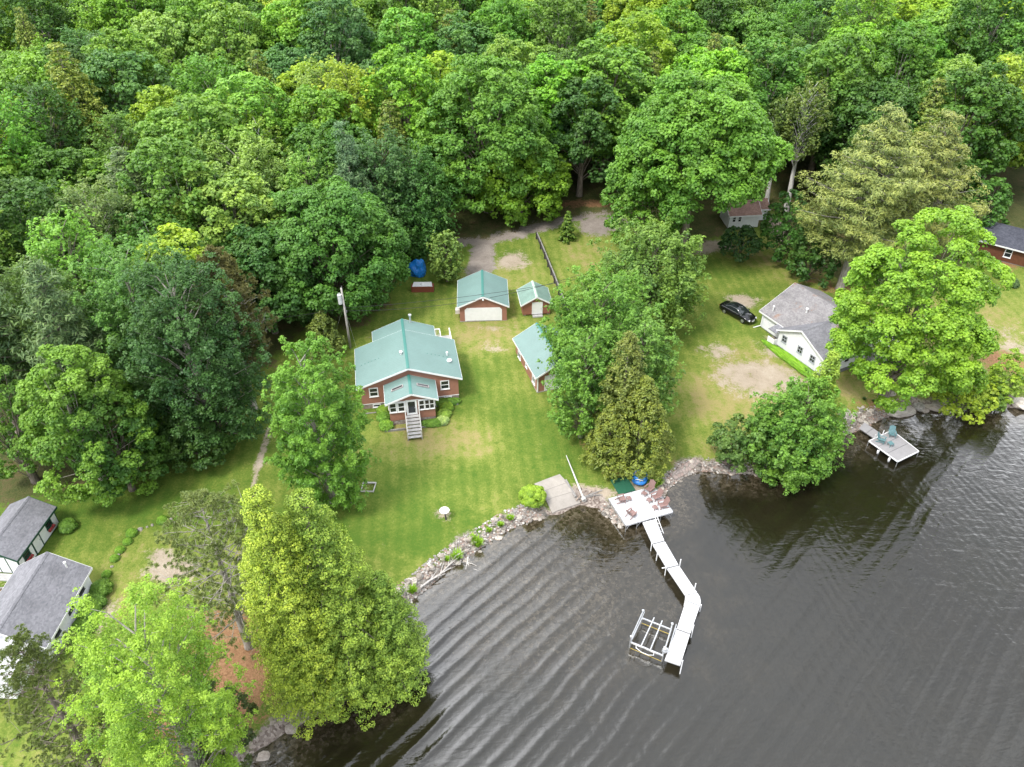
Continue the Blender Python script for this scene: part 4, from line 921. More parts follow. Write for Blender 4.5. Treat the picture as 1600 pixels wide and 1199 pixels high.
m = MB(); m.tube([(0,0,0), (0,0,.55), (0,0,.75), (0,0,.85)], [.28, .34, .3, .08], 12); kk = m.build('kettle_pot', simple('black_plastic', (.012,.012,.013), .35), None, smooth=True)
kk.location = at(147, 968); tag(kk, 'round black pot on the grass beside the long white cottage', 'pot')
# raised beds between shed and cottage
m = MB(); 
for (x0, x1, y0, y1) in ((-2.6, 0, 0, .12), (-2.6, 0, 1.2, 1.32), (-.12, 0, .121, 1.199)): m.box(x0, x1, y0, y1, -.2, .28)
rb = m.build('raised_bed', GREYW); rb.location = at(36, 944); rb.rotation_euler.z = R_(-4); tag(rb, 'low grey board frame of a garden bed between the white shed and the long cottage', 'garden bed')
m = MB(); m.box(-2.58, -.125, .125, 1.195, -.1, .17); so2 = m.build('soil', simple('soil', (.12,.08,.05), .95, .35, 6, bump=.05, bscale=12), rb)
# ------------------------------------------------------------------ car
car = empty('car', at(1152, 494), R_(-52), 'shiny black four-door sedan parked on the grass', 'car')
PAINT = simple('black_paint', (.006,.006,.007), .12, .1, 1, spec=.8); CARGL = simple('car_glass', (.015,.02,.022), .04, .1, 1, spec=.9); RUB = simple('tyre_rubber', (.015,.015,.015), .85); RIM = simple('rim_alloy', (.5,.5,.52), .3, .1, 5, metal=.8)
def loft(mb, secs):
    n = len(secs[0]); b0 = len(mb.v)
    vs = [p for s_ in secs for p in s_]; fs = []
    for i in range(len(secs)-1):
        for k in range(n-1): fs.append((i*n+k, i*n+k+1, (i+1)*n+k+1, (i+1)*n+k))
    fs += [tuple(reversed(range(n))), tuple(range((len(secs)-1)*n, len(secs)*n))]
    mb.add(vs, fs)
# x forward. section: half-profile mirrored
def sect(x, hw_, zb, zs, zt):
    h = [(hw_*.86, zb), (hw_*.97, zb+.12), (hw_, (zb+zs)/2), (hw_*.985, zs-.03), (hw_*.92, zs+.01), (hw_*.55, zt), (0, zt+.015)]
    pts = [(x, -y, z) for y, z in h]+[(x, y, z) for y, z in h[-2::-1]]
    return pts+[pts[0]]
m = MB(); loft(m, [sect(-2.4, .62, .42, .80, .86), sect(-2.32, .80, .26, .90, .97), sect(-1.9, .90, .2, .95, 1.02), sect(-1.2, .92, .19, .93, 1.0), sect(0, .92, .19, .90, .97), sect(.9, .92, .19, .88, .95), sect(1.5, .90, .2, .82, .90), sect(2.05, .84, .22, .70, .78), sect(2.28, .70, .28, .60, .66), sect(2.36, .52, .36, .52, .57)])
body = m.build('body', PAINT, car, smooth=True)
def cab(x, hw_, zb, zt, k=.80): h = [(hw_, zb), (hw_*.97, zb+(zt-zb)*.35), (hw_*k, zt-.04), (hw_*k*.9, zt), (0, zt+.02)]; p = [(x, -y, z) for y, z in h]+[(x, y, z) for y, z in h[-2::-1]]; return p+[p[0]]
m = MB(); loft(m, [cab(-1.95, .78, .93, .98), cab(-1.35, .80, .92, 1.26), cab(-.8, .82, .92, 1.40), cab(0, .83, .9, 1.43), cab(.4, .82, .9, 1.36), cab(1.15, .80, .88, .93)])
m.build('windows', CARGL, body, smooth=True)
m = MB()
xs_ = [(-1.3, 1.275), (-.8, 1.425), (0, 1.458), (.38, 1.39)]
vs = []; 
for x, z in xs_: vs += [(x, -.62, z-.045), (x, 0, z), (x, .62, z-.045), (x, .62, z+-.06), (x, -.62, z-.06)]
fs = []
for i in range(3):
    for k in range(5): fs.append((i*5+k, i*5+(k+1) % 5, (i+1)*5+(k+1) % 5, (i+1)*5+k))
fs += [(0,4,3,2,1), (15,16,17,18,19)]
m.add(vs, fs); m.build('roof_panel', PAINT, body, smooth=True)
m = MB()
for sd in (-1, 1):
    m.tube([(-1.95, sd*.80, .965), (-1.2, sd*.835, .96), (0, sd*.85, .945), (1.1, sd*.83, .925)], .018, 4)
    m.tube([(-1.75, sd*.72, 1.05), (-1.3, sd*.69, 1.25), (-.8, sd*.68, 1.38), (0, sd*.69, 1.41), (.42, sd*.70, 1.33), (1.12, sd*.78, .95)], .014, 4)
    m.box(-.25, -.17, sd*.83-.015, sd*.83+.015, .93, 1.25) if False else None
m.build('window_trim', RIM, body)
for x in (-1.42, 1.42):
    for sd in (-1, 1):
        m = MB(); m.tube([(x, sd*.74, .33), (x, sd*.90, .33)], .33, 18); wh = m.build('wheel', RUB, car)
        m = MB(); m.tube([(x, sd*.885, .33), (x, sd*.925, .33)], .21, 12)
        for q in range(5):
            a = q*1.2566; m.cbox((x+.1*math.cos(a), sd*.925, .33+.1*math.sin(a)), (.2, .02, .05), ry=-a)
        m.build('rim', RIM, wh)
for sd in (-1, 1):
    m = MB(); m.cbox((2.18, sd*.60, .60), (.26, .26, .13), rz=-sd*.5); m.build('headlight', simple('lamp_glass', (.7,.72,.75), .15, .1, 3, spec=.8), body)
    m = MB(); m.cbox((-2.30, sd*.62, .78), (.14, .3, .13), rz=sd*.35); m.build('tail_light', simple('tail_red', (.3,.01,.01), .2), body)
    m = MB(); m.cbox((.82, sd*.97, .98), (.12, .2, .13), rz=sd*.2); m.build('mirror', PAINT, body)
m = MB(); m.cbox((2.385, 0, .42), (.03, .46, .13)); m.build('number_plate', WHITE, body)
m = MB(); m.cbox((2.36, 0, .55), (.05, .62, .10)); m.build('grille', RIM, body)
# ------------------------------------------------------------------ white dock at the middle
DZ = .95
d0 = atz(950.5, 779.6, DZ); dk = empty('dock', (d0[0], d0[1], 0), R_(20.5), 'white dock platform with brown lounge chairs on it', 'dock')
PWd, PDd = 4.9, 3.6   # local x right, -y towards the lake
for i in range(4):
    m = MB(); x0 = i*PWd/4+.025; x1 = (i+1)*PWd/4-.025
    m.box(x0, x1, -PDd, 0, DZ-.05, DZ); m.box(x0, x1, -PDd-.03, -PDd-.002, DZ-.16, DZ+.005); m.box(x0, x1, .002, .03, DZ-.16, DZ+.005)
    m.build('deck_panel', DOCKW, dk)
m = MB(); m.box(-.04, -.005, -PDd, 0, DZ-.16, DZ+.004); m.box(PWd+.005, PWd+.04, -PDd, 0, DZ-.16, DZ+.004)
for i in (1, 2, 3): m.box(i*PWd/4-.03, i*PWd/4+.03, -PDd+.01, -.01, DZ-.15, DZ-.052)
m.build('frame', ALU, dk)
for x in (.08, PWd*.25, PWd*.75, PWd-.08):
    for y in (-PDd+.06, -.5):
        m = MB(); m.tube([(x, y, -1.6), (x, y, DZ-.05)], .035, 6); m.tube([(x, y, .2), (x+(.45 if x < 2.4 else -.45), y, DZ-.08)], .018, 5); m.cbox((x, y, -.9), (.25, .25, .03)); m.build('leg', ALU, dk)
# two bumper rails of the swim ladder
m = MB()
for q in (0, .22): m.tube([(2.65+q+.35, -PDd+.0, DZ+.03), (2.75+q+.35, -PDd-1.9, .05-.5)], .035, 6)
for k in range(6): m.tube([(3.0+.017*k, -PDd-.25-k*.3, DZ-.15-k*.23), (3.22+.017*k, -PDd-.25-k*.3, DZ-.15-k*.23)], .02, 5)
m.build('swim_ladder', WHITE, dk)
# walkway sections
WZ = .85
def wpt(u, v): return atz(u, v, WZ)
quads = [((1003.5,816),(1023.5,811),(1019,850),(1038.5,845)), ((1019.3,850.7),(1038.9,845.7),(1041.5,887.5),(1060.5,883)), ((1042,888.3),(1061,883.7),(1070.5,930.6),(1089.6,926.2)),
         ((1071.4,938.6),(1093.8,947.2),(1057.2,982.6),(1078.8,990.4)), ((1056.8,983.4),(1078.5,991.2),(1038,1032),(1063,1040.5))]
def walk_root():
    p = wpt(1003.5, 816); return empty('walkway', (p[0], p[1], 0), 0, 'long narrow white walkway bending out over the water to the boat lift', 'dock')
wk = walk_root(); off = Vector((wk.location.x, wk.location.y, 0))
for q in quads:
    p = [Vector((*wpt(*c), WZ))-off for c in q]; cc_ = sum(p, Vector())/4; p = [cc_+(x-cc_)*(1-.045/(x-cc_).length) for x in p]; a, b_, c_, d_ = p
    m = MB(); m.extr([a, b_, d_, c_], (0, 0, -.14)); m.build('deck_panel', DOCKW, wk)
m = MB(); p = [Vector((*wpt(*c), WZ))-off for c in ((1070.8,931.2),(1089.9,926.8),(1093.6,933),(1095,940),(1094,946.4),(1071.6,937.9))]
m.extr(p, (0, 0, -.14)); m.build('corner_panel', DOCKW, wk)
def post(par, u, v, z1, off, r=.045, ztop=None, name='post', mat=WHITE):
    p = atz(u, v, WZ); m = MB(); x, y = p[0]-off.x, p[1]-off.y
    m.tube([(x, y, -1.9), (x, y, WZ+z1)], r, 8); return m.build(name, mat, par)
for (u, v, z1) in ((1018.2,851,.15),(1027,866,.45),(1040.5,889,.25),(1062.5,881.5,.6),(1086,918,.5),(1071,936.5,.1),(1082,986,.75),(1064.5,1043,.9),(1056.5,984,.12),(1095.5,946,.08)):
    post(wk, u, v, z1, off)
m = MB(); p = Vector((*wpt(1034, 888.5), WZ))-off; q = Vector((*wpt(1041.5, 887.5), WZ))-off; m.tube([p+Vector((0,0,.05)), q+Vector((0,0,.05))], .045, 6); m.build('mooring_arm', WHITE, wk)
# boat lift
LZ = .75
bl = empty('boat_lift', (*atz(985, 1003, 0), 0), 0, 'open aluminium boat lift frame beside the end of the walkway', 'boat lift')
lo2 = Vector((bl.location.x, bl.location.y, 0))
L3 = lambda u, v, z=LZ: Vector((*atz(u, v, z), z))-lo2
A_, B_, C_, D_ = L3(1003, 966), L3(1048.5, 984), L3(985, 1003.5), L3(1036, 1025)
def beam(name, p, q, r=.06, par=bl, n=4, mat=ALU):
    m = MB(); m.tube([p, q], r, n); return m.build(name, mat, par)
beam('cross_beam', A_, B_, .07); beam('cross_beam', C_, D_, .08); beam('side_beam', A_, C_, .06); beam('side_beam', B_, D_, .06)
for t_ in (.36, .64):
    p = A_.lerp(B_, t_); q = C_.lerp(D_, t_-.03); e_ = (p-q)*.16; beam('cradle_bunk', p+e_+Vector((0,0,.1)), q+Vector((0,0,.1)), .06)
lowz = Vector((0, 0, -.85))
for p, zt in ((A_, .95), (B_, .75), (C_, .7), (D_, .55)):
    m = MB(); m.tube([p+Vector((0,0,-2.2)), p+Vector((0,0,zt))], .06, 6); m.cbox(p+Vector((0,0,zt+.03)), (.18, .18, .05)); m.build('upright', ALU, bl)
beam('top_rail', A_+Vector((0,0,.9)), C_+Vector((0,0,.65)), .045, n=6); beam('top_rail', A_+Vector((.14,0,.82)), C_+Vector((.14,0,.5)), .03, n=6)
beam('top_rail', B_+Vector((.02,0,.7)), D_+Vector((0,0,.5)), .045, n=6); beam('top_rail', B_+Vector((.35,.05,.6)), D_+Vector((.35,.1,.35)), .04, n=6)
YEL = simple('yellow_strap', (.5,.36,.06), .6)
beam('strap', A_+lowz*.75, B_+lowz*.75, .025, mat=YEL); beam('strap', C_+lowz*.9, D_+lowz*.9, .025, mat=YEL)
p0, p1 = C_.lerp(D_, .18), C_.lerp(D_, .72); o_ = Vector((-.1, -.55, .1))
m = MB(); m.tube([p0, p0+o_*.6, p0.lerp(p1, .3)+o_, p0.lerp(p1, .7)+o_, p1+o_*.6, p1], .025, 5); m.build('bow_stop', WHITE, bl)
m = MB(); c_ = D_+Vector((.12, .1, .6)); m.tube([c_+Vector((0,-.08,0)), c_+Vector((0,.08,0))], .24, 14); m.tube([c_+Vector((0,.08,0)), c_+Vector((0,.3,0))], .09, 8)
for q in range(4):
    a = q*math.pi/4; d_ = Vector((math.cos(a)*.3, -.09, math.sin(a)*.3)); m.tube([c_+d_, c_-Vector((d_.x, .09, d_.z))], .02, 4)
m.build('winch', ALU, bl)
# adirondack chairs
def adirondack(name, label, cat, group, mat):
    r = empty(name, (0,0,0), 0, label, cat, group)   # faces +x, seat front at x=+.3
    m = MB()
    for k in range(5): m.extr([(-.28+k*.13, -.28, .28+k*.022), (-.17+k*.13, -.28, .30+k*.022), (-.17+k*.13, -.28, .325+k*.022), (-.28+k*.13, -.28, .305+k*.022)], (0, .56, 0))
    m.build('seat', mat, r)
    m = MB()
    for k in range(5):
        y = -.27+k*.135; hh = .78+.10*(1-abs(k-2)/2)
        m.extr([(-.27, y-.06, .26), (-.245, y-.06, .26), (-.245-.36*hh/.8, y-.06, .26+hh), (-.27-.36*hh/.8, y-.06, .26+hh)], (0, .12, 0))
    m.build('backrest', mat, r)
    for sd in (-1, 1):
        m = MB(); m.box(-.42, .36, sd*.36-.07, sd*.36+.07, .555, .58); m.build('armrest', mat, r)
        m = MB(); m.box(.24, .33, sd*.32-.02, sd*.32+.02, 0, .553); m.build('front_leg', mat, r)
        m = MB(); m.extr([(.3, sd*.31-.02, .25), (.3, sd*.31-.02, .36), (-.6, sd*.31-.02, .10), (-.6, sd*.31-.02, 0)], (0, .04, 0)); m.build('rear_leg', mat, r)
    return r
CHB = simple('brown_plastic', (.25,.155,.14), .5, .12, 3); CHT = simple('teal_plastic', (.11,.21,.225), .5, .12, 3)
proto = adirondack('adirondack_chair', '', 'chair', 'brown lounge chairs on the white dock', CHB)
spots = [(1.0, -.72, -8, 'brown lounge chair at the left shore corner of the white dock, facing right'), (1.05, -2.7, 22, 'brown lounge chair at the left lake corner of the white dock'),
         (4.05, -.45, 205, 'brown lounge chair at the right shore corner of the white dock'), (4.15, -1.6, 188, 'brown lounge chair in the middle of the right-hand row on the white dock'), (4.2, -2.75, 178, 'brown lounge chair at the right lake corner of the white dock')]
for i, (x, y, a, lab) in enumerate(spots):
    o = proto if i == 0 else copy_tree(proto)
    p = Matrix.Rotation(R_(20.5), 4, 'Z') @ Vector((x, y, 0))+dk.location
    o.location = (p.x, p.y, DZ+.012); o.rotation_euler = (0, 0, R_(20.5+a)); o['label'] = lab; o.scale = (.95,)*3
    if i < 4:
        # foot stool that stands in front of the chair, part of the same reclining set
        pass
m0 = empty('footstool', (0,0,0), 0, 'low brown footstool before the left shore-corner chair on the dock', 'footstool', 'brown footstools on the white dock')
m = MB()
for k in range(4): m.box(-.2+k*.11, -.11+k*.11, -.24, .24, .28-abs(k-1.5)*.02, .305-abs(k-1.5)*.02)
m.build('top', CHB, m0)
for sd in (-1, 1):
    for q in (-1, 1):
        m = MB(); m.box(q*.16-.02, q*.16+.02, sd*.2-.02, sd*.2+.02, 0, .255); m.build('leg', CHB, m0)
for i, (ci, lab) in enumerate([(0, 'low brown footstool before the left shore-corner chair on the dock'), (2, 'low brown footstool before the right shore-corner chair on the dock'), (3, 'low brown footstool before the middle chair of the right-hand row'), (4, 'low brown footstool before the right lake-corner chair on the dock')]):
    o = m0 if i == 0 else copy_tree(m0)
    x, y, a, _ = spots[ci]; p = Matrix.Rotation(R_(20.5), 4, 'Z') @ (Vector((x, y, 0))+Matrix.Rotation(R_(a), 4, 'Z') @ Vector((.72, 0, 0)))+dk.location
    o.location = (p.x, p.y, DZ+.012); o.rotation_euler = (0, 0, R_(20.5+a)); o['label'] = lab
# green mat and blue pedal toy on the bank
def slab_px(name, pts, z, th, mat, label, cat, tilt=None):
    if len(pts) == 4:
        # a thin sheet that follows the slope of the bank
        c4 = [at(u, v) for u, v in pts]; c_ = sum(c4, Vector())/4; n = 10; vs = []
        for j in range(n+1):
            for i in range(n+1):
                p = c4[0].lerp(c4[1], i/n).lerp(c4[3].lerp(c4[2], i/n), j/n); vs.append(Vector((p.x-c_.x, p.y-c_.y, max(h1(p.x, p.y), -.25)+z-c_.z)))
        N = (n+1)**2; vs += [v-Vector((0,0,th)) for v in vs]; fs = []
        for j in range(n):
            for i in range(n):
                a = j*(n+1)+i; fs.append((a, a+n+1, a+n+2, a+1)); fs.append((N+a, N+a+1, N+a+n+2, N+a+n+1))
        for i in range(n):
            fs += [(i, i+1, N+i+1, N+i), (n*(n+1)+i, N+n*(n+1)+i, N+n*(n+1)+i+1, n*(n+1)+i+1)]
            a = i*(n+1); b_ = a+n+1; fs += [(a, N+a, N+b_, b_), (a+n, b_+n, N+b_+n, N+a+n)]
        m = MB(); m.add(vs, fs); o = m.build(name, mat); o.location = c_; return tag(o, label, cat)
    w_ = [at(u, v) for u, v in pts]; c_ = sum(w_, Vector())/len(w_)
    vs = [Vector((p.x-c_.x, p.y-c_.y, p.z-c_.z+z)) for p in w_]
    m = MB(); m.extr([v for v in reversed(vs)], (0, 0, -th)); o = m.build(name, mat); o.location = c_; return tag(o, label, cat)
slab_px('rug', [(953,751.6),(978.5,746.4),(993,768),(967,775)], .16, .05, simple('green_carpet', (.012,.085,.045), .9, .15, 5, bump=.01), 'dark green outdoor carpet on the bank behind the white dock', 'rug')
bt = at(999, 752); pb = empty('pedal_boat', bt+Vector((0,0,.12)), R_(75), 'rounded blue plastic pedal boat with open seat wells, on the bank above the dock', 'pedal boat')
BLU = simple('blue_plastic', (.02,.17,.50), .35, .15, 2); BLK = simple('dark_well', (.02,.025,.03), .6)
def ell(mb, c, r, nz=8, na=20, zlo=-1.0, zhi=1.0, p=1.0):
    b0 = []; vs = []; fs = []
    for i in range(nz+1):
        t_ = zlo+(zhi-zlo)*i/nz; s_ = max(.02, (1-abs(t_)**2.6))**.5
        for k in range(na):
            a = 2*math.pi*k/na; ca, sa = math.cos(a), math.sin(a); q = (abs(ca)**2.6+abs(sa)**2.6)**(-1/2.6)
            vs.append((c[0]+r[0]*s_*ca*q, c[1]+r[1]*s_*sa*q, c[2]+r[2]*t_))
    for i in range(nz):
        for k in range(na): fs.append((i*na+k, i*na+(k+1) % na, (i+1)*na+(k+1) % na, (i+1)*na+k))
    fs += [tuple(reversed(range(na))), tuple(range(nz*na, (nz+1)*na))]; mb.add(vs, fs)
m = MB(); ell(m, (0, 0, .35), (.98, .76, .34)); hull = m.build('hull', BLU, pb, smooth=True)
m = MB(); ell(m, (-.35, 0, .72), (.38, .62, .22)); m.build('seat_back', BLU, hull, smooth=True)
for sd in (-1, 1):
    m = MB(); ell(m, (.16, sd*.32, .665), (.30, .22, .07)); m.build('seat_well', BLK if sd < 0 else simple('tan_seat', (.38,.30,.24), .6), hull, smooth=True)
m = MB(); ell(m, (.72, 0, .66), (.12, .10, .06)); m.tube([(-.8, -.35, .75), (-.86, 0, .86), (-.8, .35, .75)], .03, 6); m.build('fittings', WHITE, hull, smooth=True)
# concrete ramp
slab_px('boat_ramp', [(835,757.5),(874.5,742.5),(907,787),(863,803.5)], .14, .3, CONC, 'sloping concrete slab boat ramp at the water edge', 'ramp')
m = MB()
for t_ in (.33, .66):
    a = at(835+(861-835)*t_, 757.5+42*t_); b_ = at(874.5+31*t_, 742.5+42*t_); m.tube([Vector((*a.lerp(b_, q_/8).xy, h1(*a.lerp(b_, q_/8).xy)+.143)) for q_ in range(9)], .014, 4)
o = m.build('ramp_joint', simple('joint', (.2,.19,.17), .9)); rp = bpy.data.objects['boat_ramp']; o.parent = rp; o.matrix_parent_inverse = Matrix.Translation(rp.location).inverted()
# long pale pole and short log lying by the ramp
def log_px(name, p, q, r0, r1, mat, label, cat, z0=.1, z1=.1, n=8, extra=None):
    a = at(*p)+Vector((0,0,z0)); b_ = at(*q)+Vector((0,0,z1)); m = MB()
    lift = max(0, max(h1(a.lerp(b_, k/10).x, a.lerp(b_, k/10).y)+r0-a.lerp(b_, k/10).z for k in range(11))); a = a+Vector((0,0,lift)); b_ = b_+Vector((0,0,lift*.6))
    md = a.lerp(b_, .5); m.tube([a-a, md-a, b_-a], [r0, (r0+r1)/2, r1], n)
    if extra: m.tube([Vector(), (b_-a)*.05], r0*1.9, 10)
    o = m.build(name, mat, smooth=False); o.location = a; return tag(o, label, cat)
log_px('pole', (912.5,789), (884.5,717.5), .12, .045, simple('pale_pipe', (.5,.49,.46), .5, .2, 2), 'long thin pale pole with a collar lying on the bank beside the concrete ramp', 'pole', .2, .25, extra=1)
log_px('log', (899,781), (884,753), .12, .10, GREYW, 'short thick grey log along the right edge of the concrete ramp', 'log', .12, .12)
for i, (p, q, r_) in enumerate([((903,781),(938,774),.07), ((906,785),(925,768),.06), ((912,779),(941,768),.08), ((926,786),(930,765),.05), ((918,777),(941,777),.06), ((900,786),(911,772),.07)]):
    log_px('driftwood', p, q, r_, r_*.5, [GREYW, bark_mat('driftwood%d' % i, (.16,.11,.08), (.4,.33,.27))][i % 2], 'weathered driftwood stick in the pile between the ramp and the dock', 'driftwood', .1+.04*i, .1+.05*i)['group'] = 'driftwood pile between ramp and dock'
# dead branch on the rocks
def branch(name, pts, label):
    w_ = [at(u, v)+Vector((0,0,.25)) for u, v in pts]; o0 = w_[0]; m = MB(); m.tube([p-o0 for p in w_], [.10*(1-.8*i/(len(w_)-1)) for i in range(len(w_))], 6)
    rr = random.Random(len(pts)*3)
    for i in range(1, len(w_)-1):
        for s_ in (-1, 1):
            d_ = (w_[i+1]-w_[i]); n_ = Vector((-d_.y, d_.x, .1)).normalized()*s_; e = w_[i]-o0+d_*1.3+n_*rr.uniform(.3, .9)+Vector((0,0,rr.uniform(0,.3)))
            m.tube([w_[i]-o0, (w_[i]-o0).lerp(e, .5)+Vector((0,0,.08)), e], [.05, .03, .012], 5)
    o = m.build(name, bark_mat(name+'_wood', (.35,.32,.29), (.62,.59,.55))); o.location = o0; return tag(o, label, 'branch')
branch('dead_branch', [(657,921),(672,910),(688,900),(700,888),(712,872),(722,860)], 'long bleached dead branch lying along the rock bank')
branch('fallen_branch', [(731,872),(730,882),(735,892),(740,900)], 'short forked dead branch reaching into the water from the rocks')
# right-hand grey dock
RZ = .7
r0_ = atz(1357.8, 689, RZ); r1_ = atz(1393.8, 672.5, RZ); r2_ = atz(1435.8, 705, RZ); r3_ = atz(1402.8, 721, RZ)
rd = empty('dock', (r0_[0], r0_[1], 0), 0, 'small grey dock with teal chairs at the right shore', 'dock'); ro = Vector((r0_[0], r0_[1], 0))
V3 = lambda p, z=RZ: Vector((p[0], p[1], z))-ro
q = [V3(r0_), V3(r1_), V3(r2_), V3(r3_)]
def lerp2(a, b_, t_): return a.lerp(b_, t_)
for t0, t1 in ((0, .30), (.31, .62), (.63, 1.0)):
    a, b_, c_, d_ = q[0].lerp(q[3], t0), q[0].lerp(q[3], t1), q[1].lerp(q[2], t1), q[1].lerp(q[2], t0)
    m = MB(); m.extr([a, d_, c_, b_], (0, 0, -.06)); m.build('deck_panel', DOCKG, rd)
m = MB()
for a, b_ in ((q[0], q[1]), (q[1], q[2]), (q[2], q[3]), (q[3], q[0])): m.tube([a+Vector((0,0,-.05)), b_+Vector((0,0,-.05))], .075, 4)
m.build('edge_frame', simple('pale_edge', (.68,.68,.68), .5), rd)
for p in (q[0], q[1], q[2], q[3], q[0].lerp(q[3], .4), q[0].lerp(q[3], .75)):
    m = MB(); m.tube([p+Vector((0,0,-2.3)), p+Vector((0,0,.02))], .035, 6); m.build('leg', ALU, rd)
for t_ in (.4, .78):
    p = q[0].lerp(q[3], t_); n_ = (q[0]-q[1]).normalized()*.22; m = MB(); m.tube([p+n_+Vector((0,0,-.55)), p+n_+Vector((0,0,-.12))], .11, 8); m.build('fender', WHITE, rd, smooth=True)
g4 = [V3(atz(*c, RZ)) for c in ((1342.5,669),(1351,660),(1379,679.5),(1366.5,685.5))]
for t0, t1 in ((0, .48), (.5, 1)):
    a, b_, c_, d_ = g4[0].lerp(g4[3], t0), g4[0].lerp(g4[3], t1), g4[1].lerp(g4[2], t1), g4[1].lerp(g4[2], t0)
    m = MB(); m.extr([a, d_, c_, b_], (0, 0, -.1)); m.build('gangway_panel', DOCKG, rd)
m = MB(); a = g4[3]; m.tube([a, a+Vector((0,0,.55))], .04, 6); m.tube([g4[2], g4[2]+Vector((0,0,.6))], .04, 6); m.build('mooring_post', WHITE, rd)
pt = adirondack('adirondack_chair', 'teal lounge chair on the grey dock, the one nearer the camera', 'chair', 'teal chairs on the grey dock', CHT)
p = atz(1377, 691, RZ); pt.location = (p[0], p[1], RZ+.012); pt.rotation_euler.z = R_(-35); pt.scale = (.9, .9, .9)
o = copy_tree(pt); p = atz(1393, 682, RZ); o.location = (p[0], p[1], RZ+.012); o.rotation_euler.z = R_(-100); o['label'] = 'teal lounge chair on the grey dock, the one farther from the camera'
tb = empty('side_table', (*atz(1390.5, 697, RZ), RZ+.012), .3, 'small low teal table between the chairs on the grey dock', 'table')
m = MB()
for k in range(4): m.box(-.26+k*.13, -.15+k*.13, -.25, .25, .38, .405)
m.build('table_top', CHT, tb)
for sd in (-1, 1):
    for q_ in (-1, 1): m = MB(); m.box(q_*.2-.02, q_*.2+.02, sd*.2-.02, sd*.2+.02, 0, .378); m.build('leg', CHT, tb)
# ------------------------------------------------------------------ yard things
# fence
fp = [at(838, 374), at(851, 405), at(866, 443), at(880, 480), at(892, 515)]
fr_ = empty('fence', fp[0], 0, 'old grey wooden rail fence running from the gravel drive past the small shed', 'fence')
fo_ = fp[0]; dense = []
for a, b_ in zip(fp, fp[1:]):
    k = max(1, int((b_-a).length/2.1))
    for i in range(k): dense.append(a.lerp(b_, i/k)-fo_)
dense.append(fp[-1]-fo_)
for p in dense:
    m = MB(); m.cbox(p+Vector((0,0,.45)), (.15, .15, 1.3), rz=random.random()*.3); m.build('post', DARKW, fr_)
for zz_, th_ in ((.35, .17), (.68, .17), (1.0, .19)):
    for a, b_ in zip(dense, dense[1:]):
        m = MB(); o1 = Vector((.09, 0, zz_+random.uniform(-.03, .03))); m.tube([a+o1, b_+o1+Vector((0,0,random.uniform(-.03,.03)))], th_*.5, 4); m.build('rail', DARKW if zz_ < .9 else GREYW, fr_)
# utility pole with transformer and guy wires
pb_ = at(547.5, 543.5); up = empty('utility_pole', pb_, 0, 'weathered wooden utility pole with grey transformer left of the big green roof', 'utility pole')
lo_h, hi_h = 1, 25
for _ in range(30):
    md = (lo_h+hi_h)/2
    if proj((pb_.x, pb_.y, pb_.z+md))[1] > 450: lo_h = md
    else: hi_h = md
PH = lo_h
m = MB(); m.tube([(0,0,-.8), (0,0,PH*.5), (-.05,0,PH)], [.14, .125, .10], 10); m.build('pole_shaft', bark_mat('pole_wood', (.30,.28,.26), (.50,.47,.44), 4), up, smooth=True)
m = MB(); m.tube([(-.36,-.1,PH-2.0), (-.36,-.1,PH-.9)], .23, 12); m.tube([(-.36,-.1,PH-.9), (-.36,-.1,PH-.82)], .25, 12); m.tube([(-.45,-.1,PH-.85), (-.45,-.1,PH-.6)], .035, 6); m.tube([(-.28,-.1,PH-.85), (-.28,-.1,PH-.6)], .035, 6)
m.cbox((-.12, -.03, PH-1.2), (.25, .06, .08)); m.build('transformer', simple('transformer_grey', (.60,.61,.62), .45), up, smooth=False)
m = MB(); m.tube([(0,-.0,PH-.05), (0,0,PH+.22)], .04, 6); m.cbox((.17, 0, PH*.62), (.12, .2, .3)); m.cbox((.12, 0, PH-2.6), (.1, .12, .1)); m.build('fittings', SHD, up)
m = MB(); m.tube([(-.02,0,PH-2.2), (-2.3,.6,.05)], .012, 4); m.tube([(.02,0,PH-3.0), (.9,-.6,.1)], .012, 4); m.build('guy_wire', ALU, up)
def wire(a, b_, sag, r, label, name='power_line'):
    pts = []; 
    for i in range(17):
        t_ = i/16; p = a.lerp(b_, t_); p.z -= sag*4*t_*(1-t_); pts.append(p-a)
    m = MB(); m.tube(pts, r, 4); o = m.build(name, simple('wire', (.035,.035,.035), .6)); o.location = a; return tag(o, label, 'wire')
def hit_h(u, v, z): p = atz(u, v, z); return Vector((p[0], p[1], z))
top = pb_+Vector((0, 0, PH))
wa = pb_+Vector((0,0,PH-2.6))
b1 = hit_h(905, 436, 7.5)
wire(wa, b1, .5, .022, 'upper power line from the utility pole over the garage roof into the maple')
wire(pb_+Vector((0,0,PH-3.0)), hit_h(905, 430, 6.2), 1.3, .026, 'lower sagging power line from the utility pole over the garage roof', )
wire(wa, hit_h(300, 500, 9), .6, .022, 'power line running left from the utility pole into the woods')
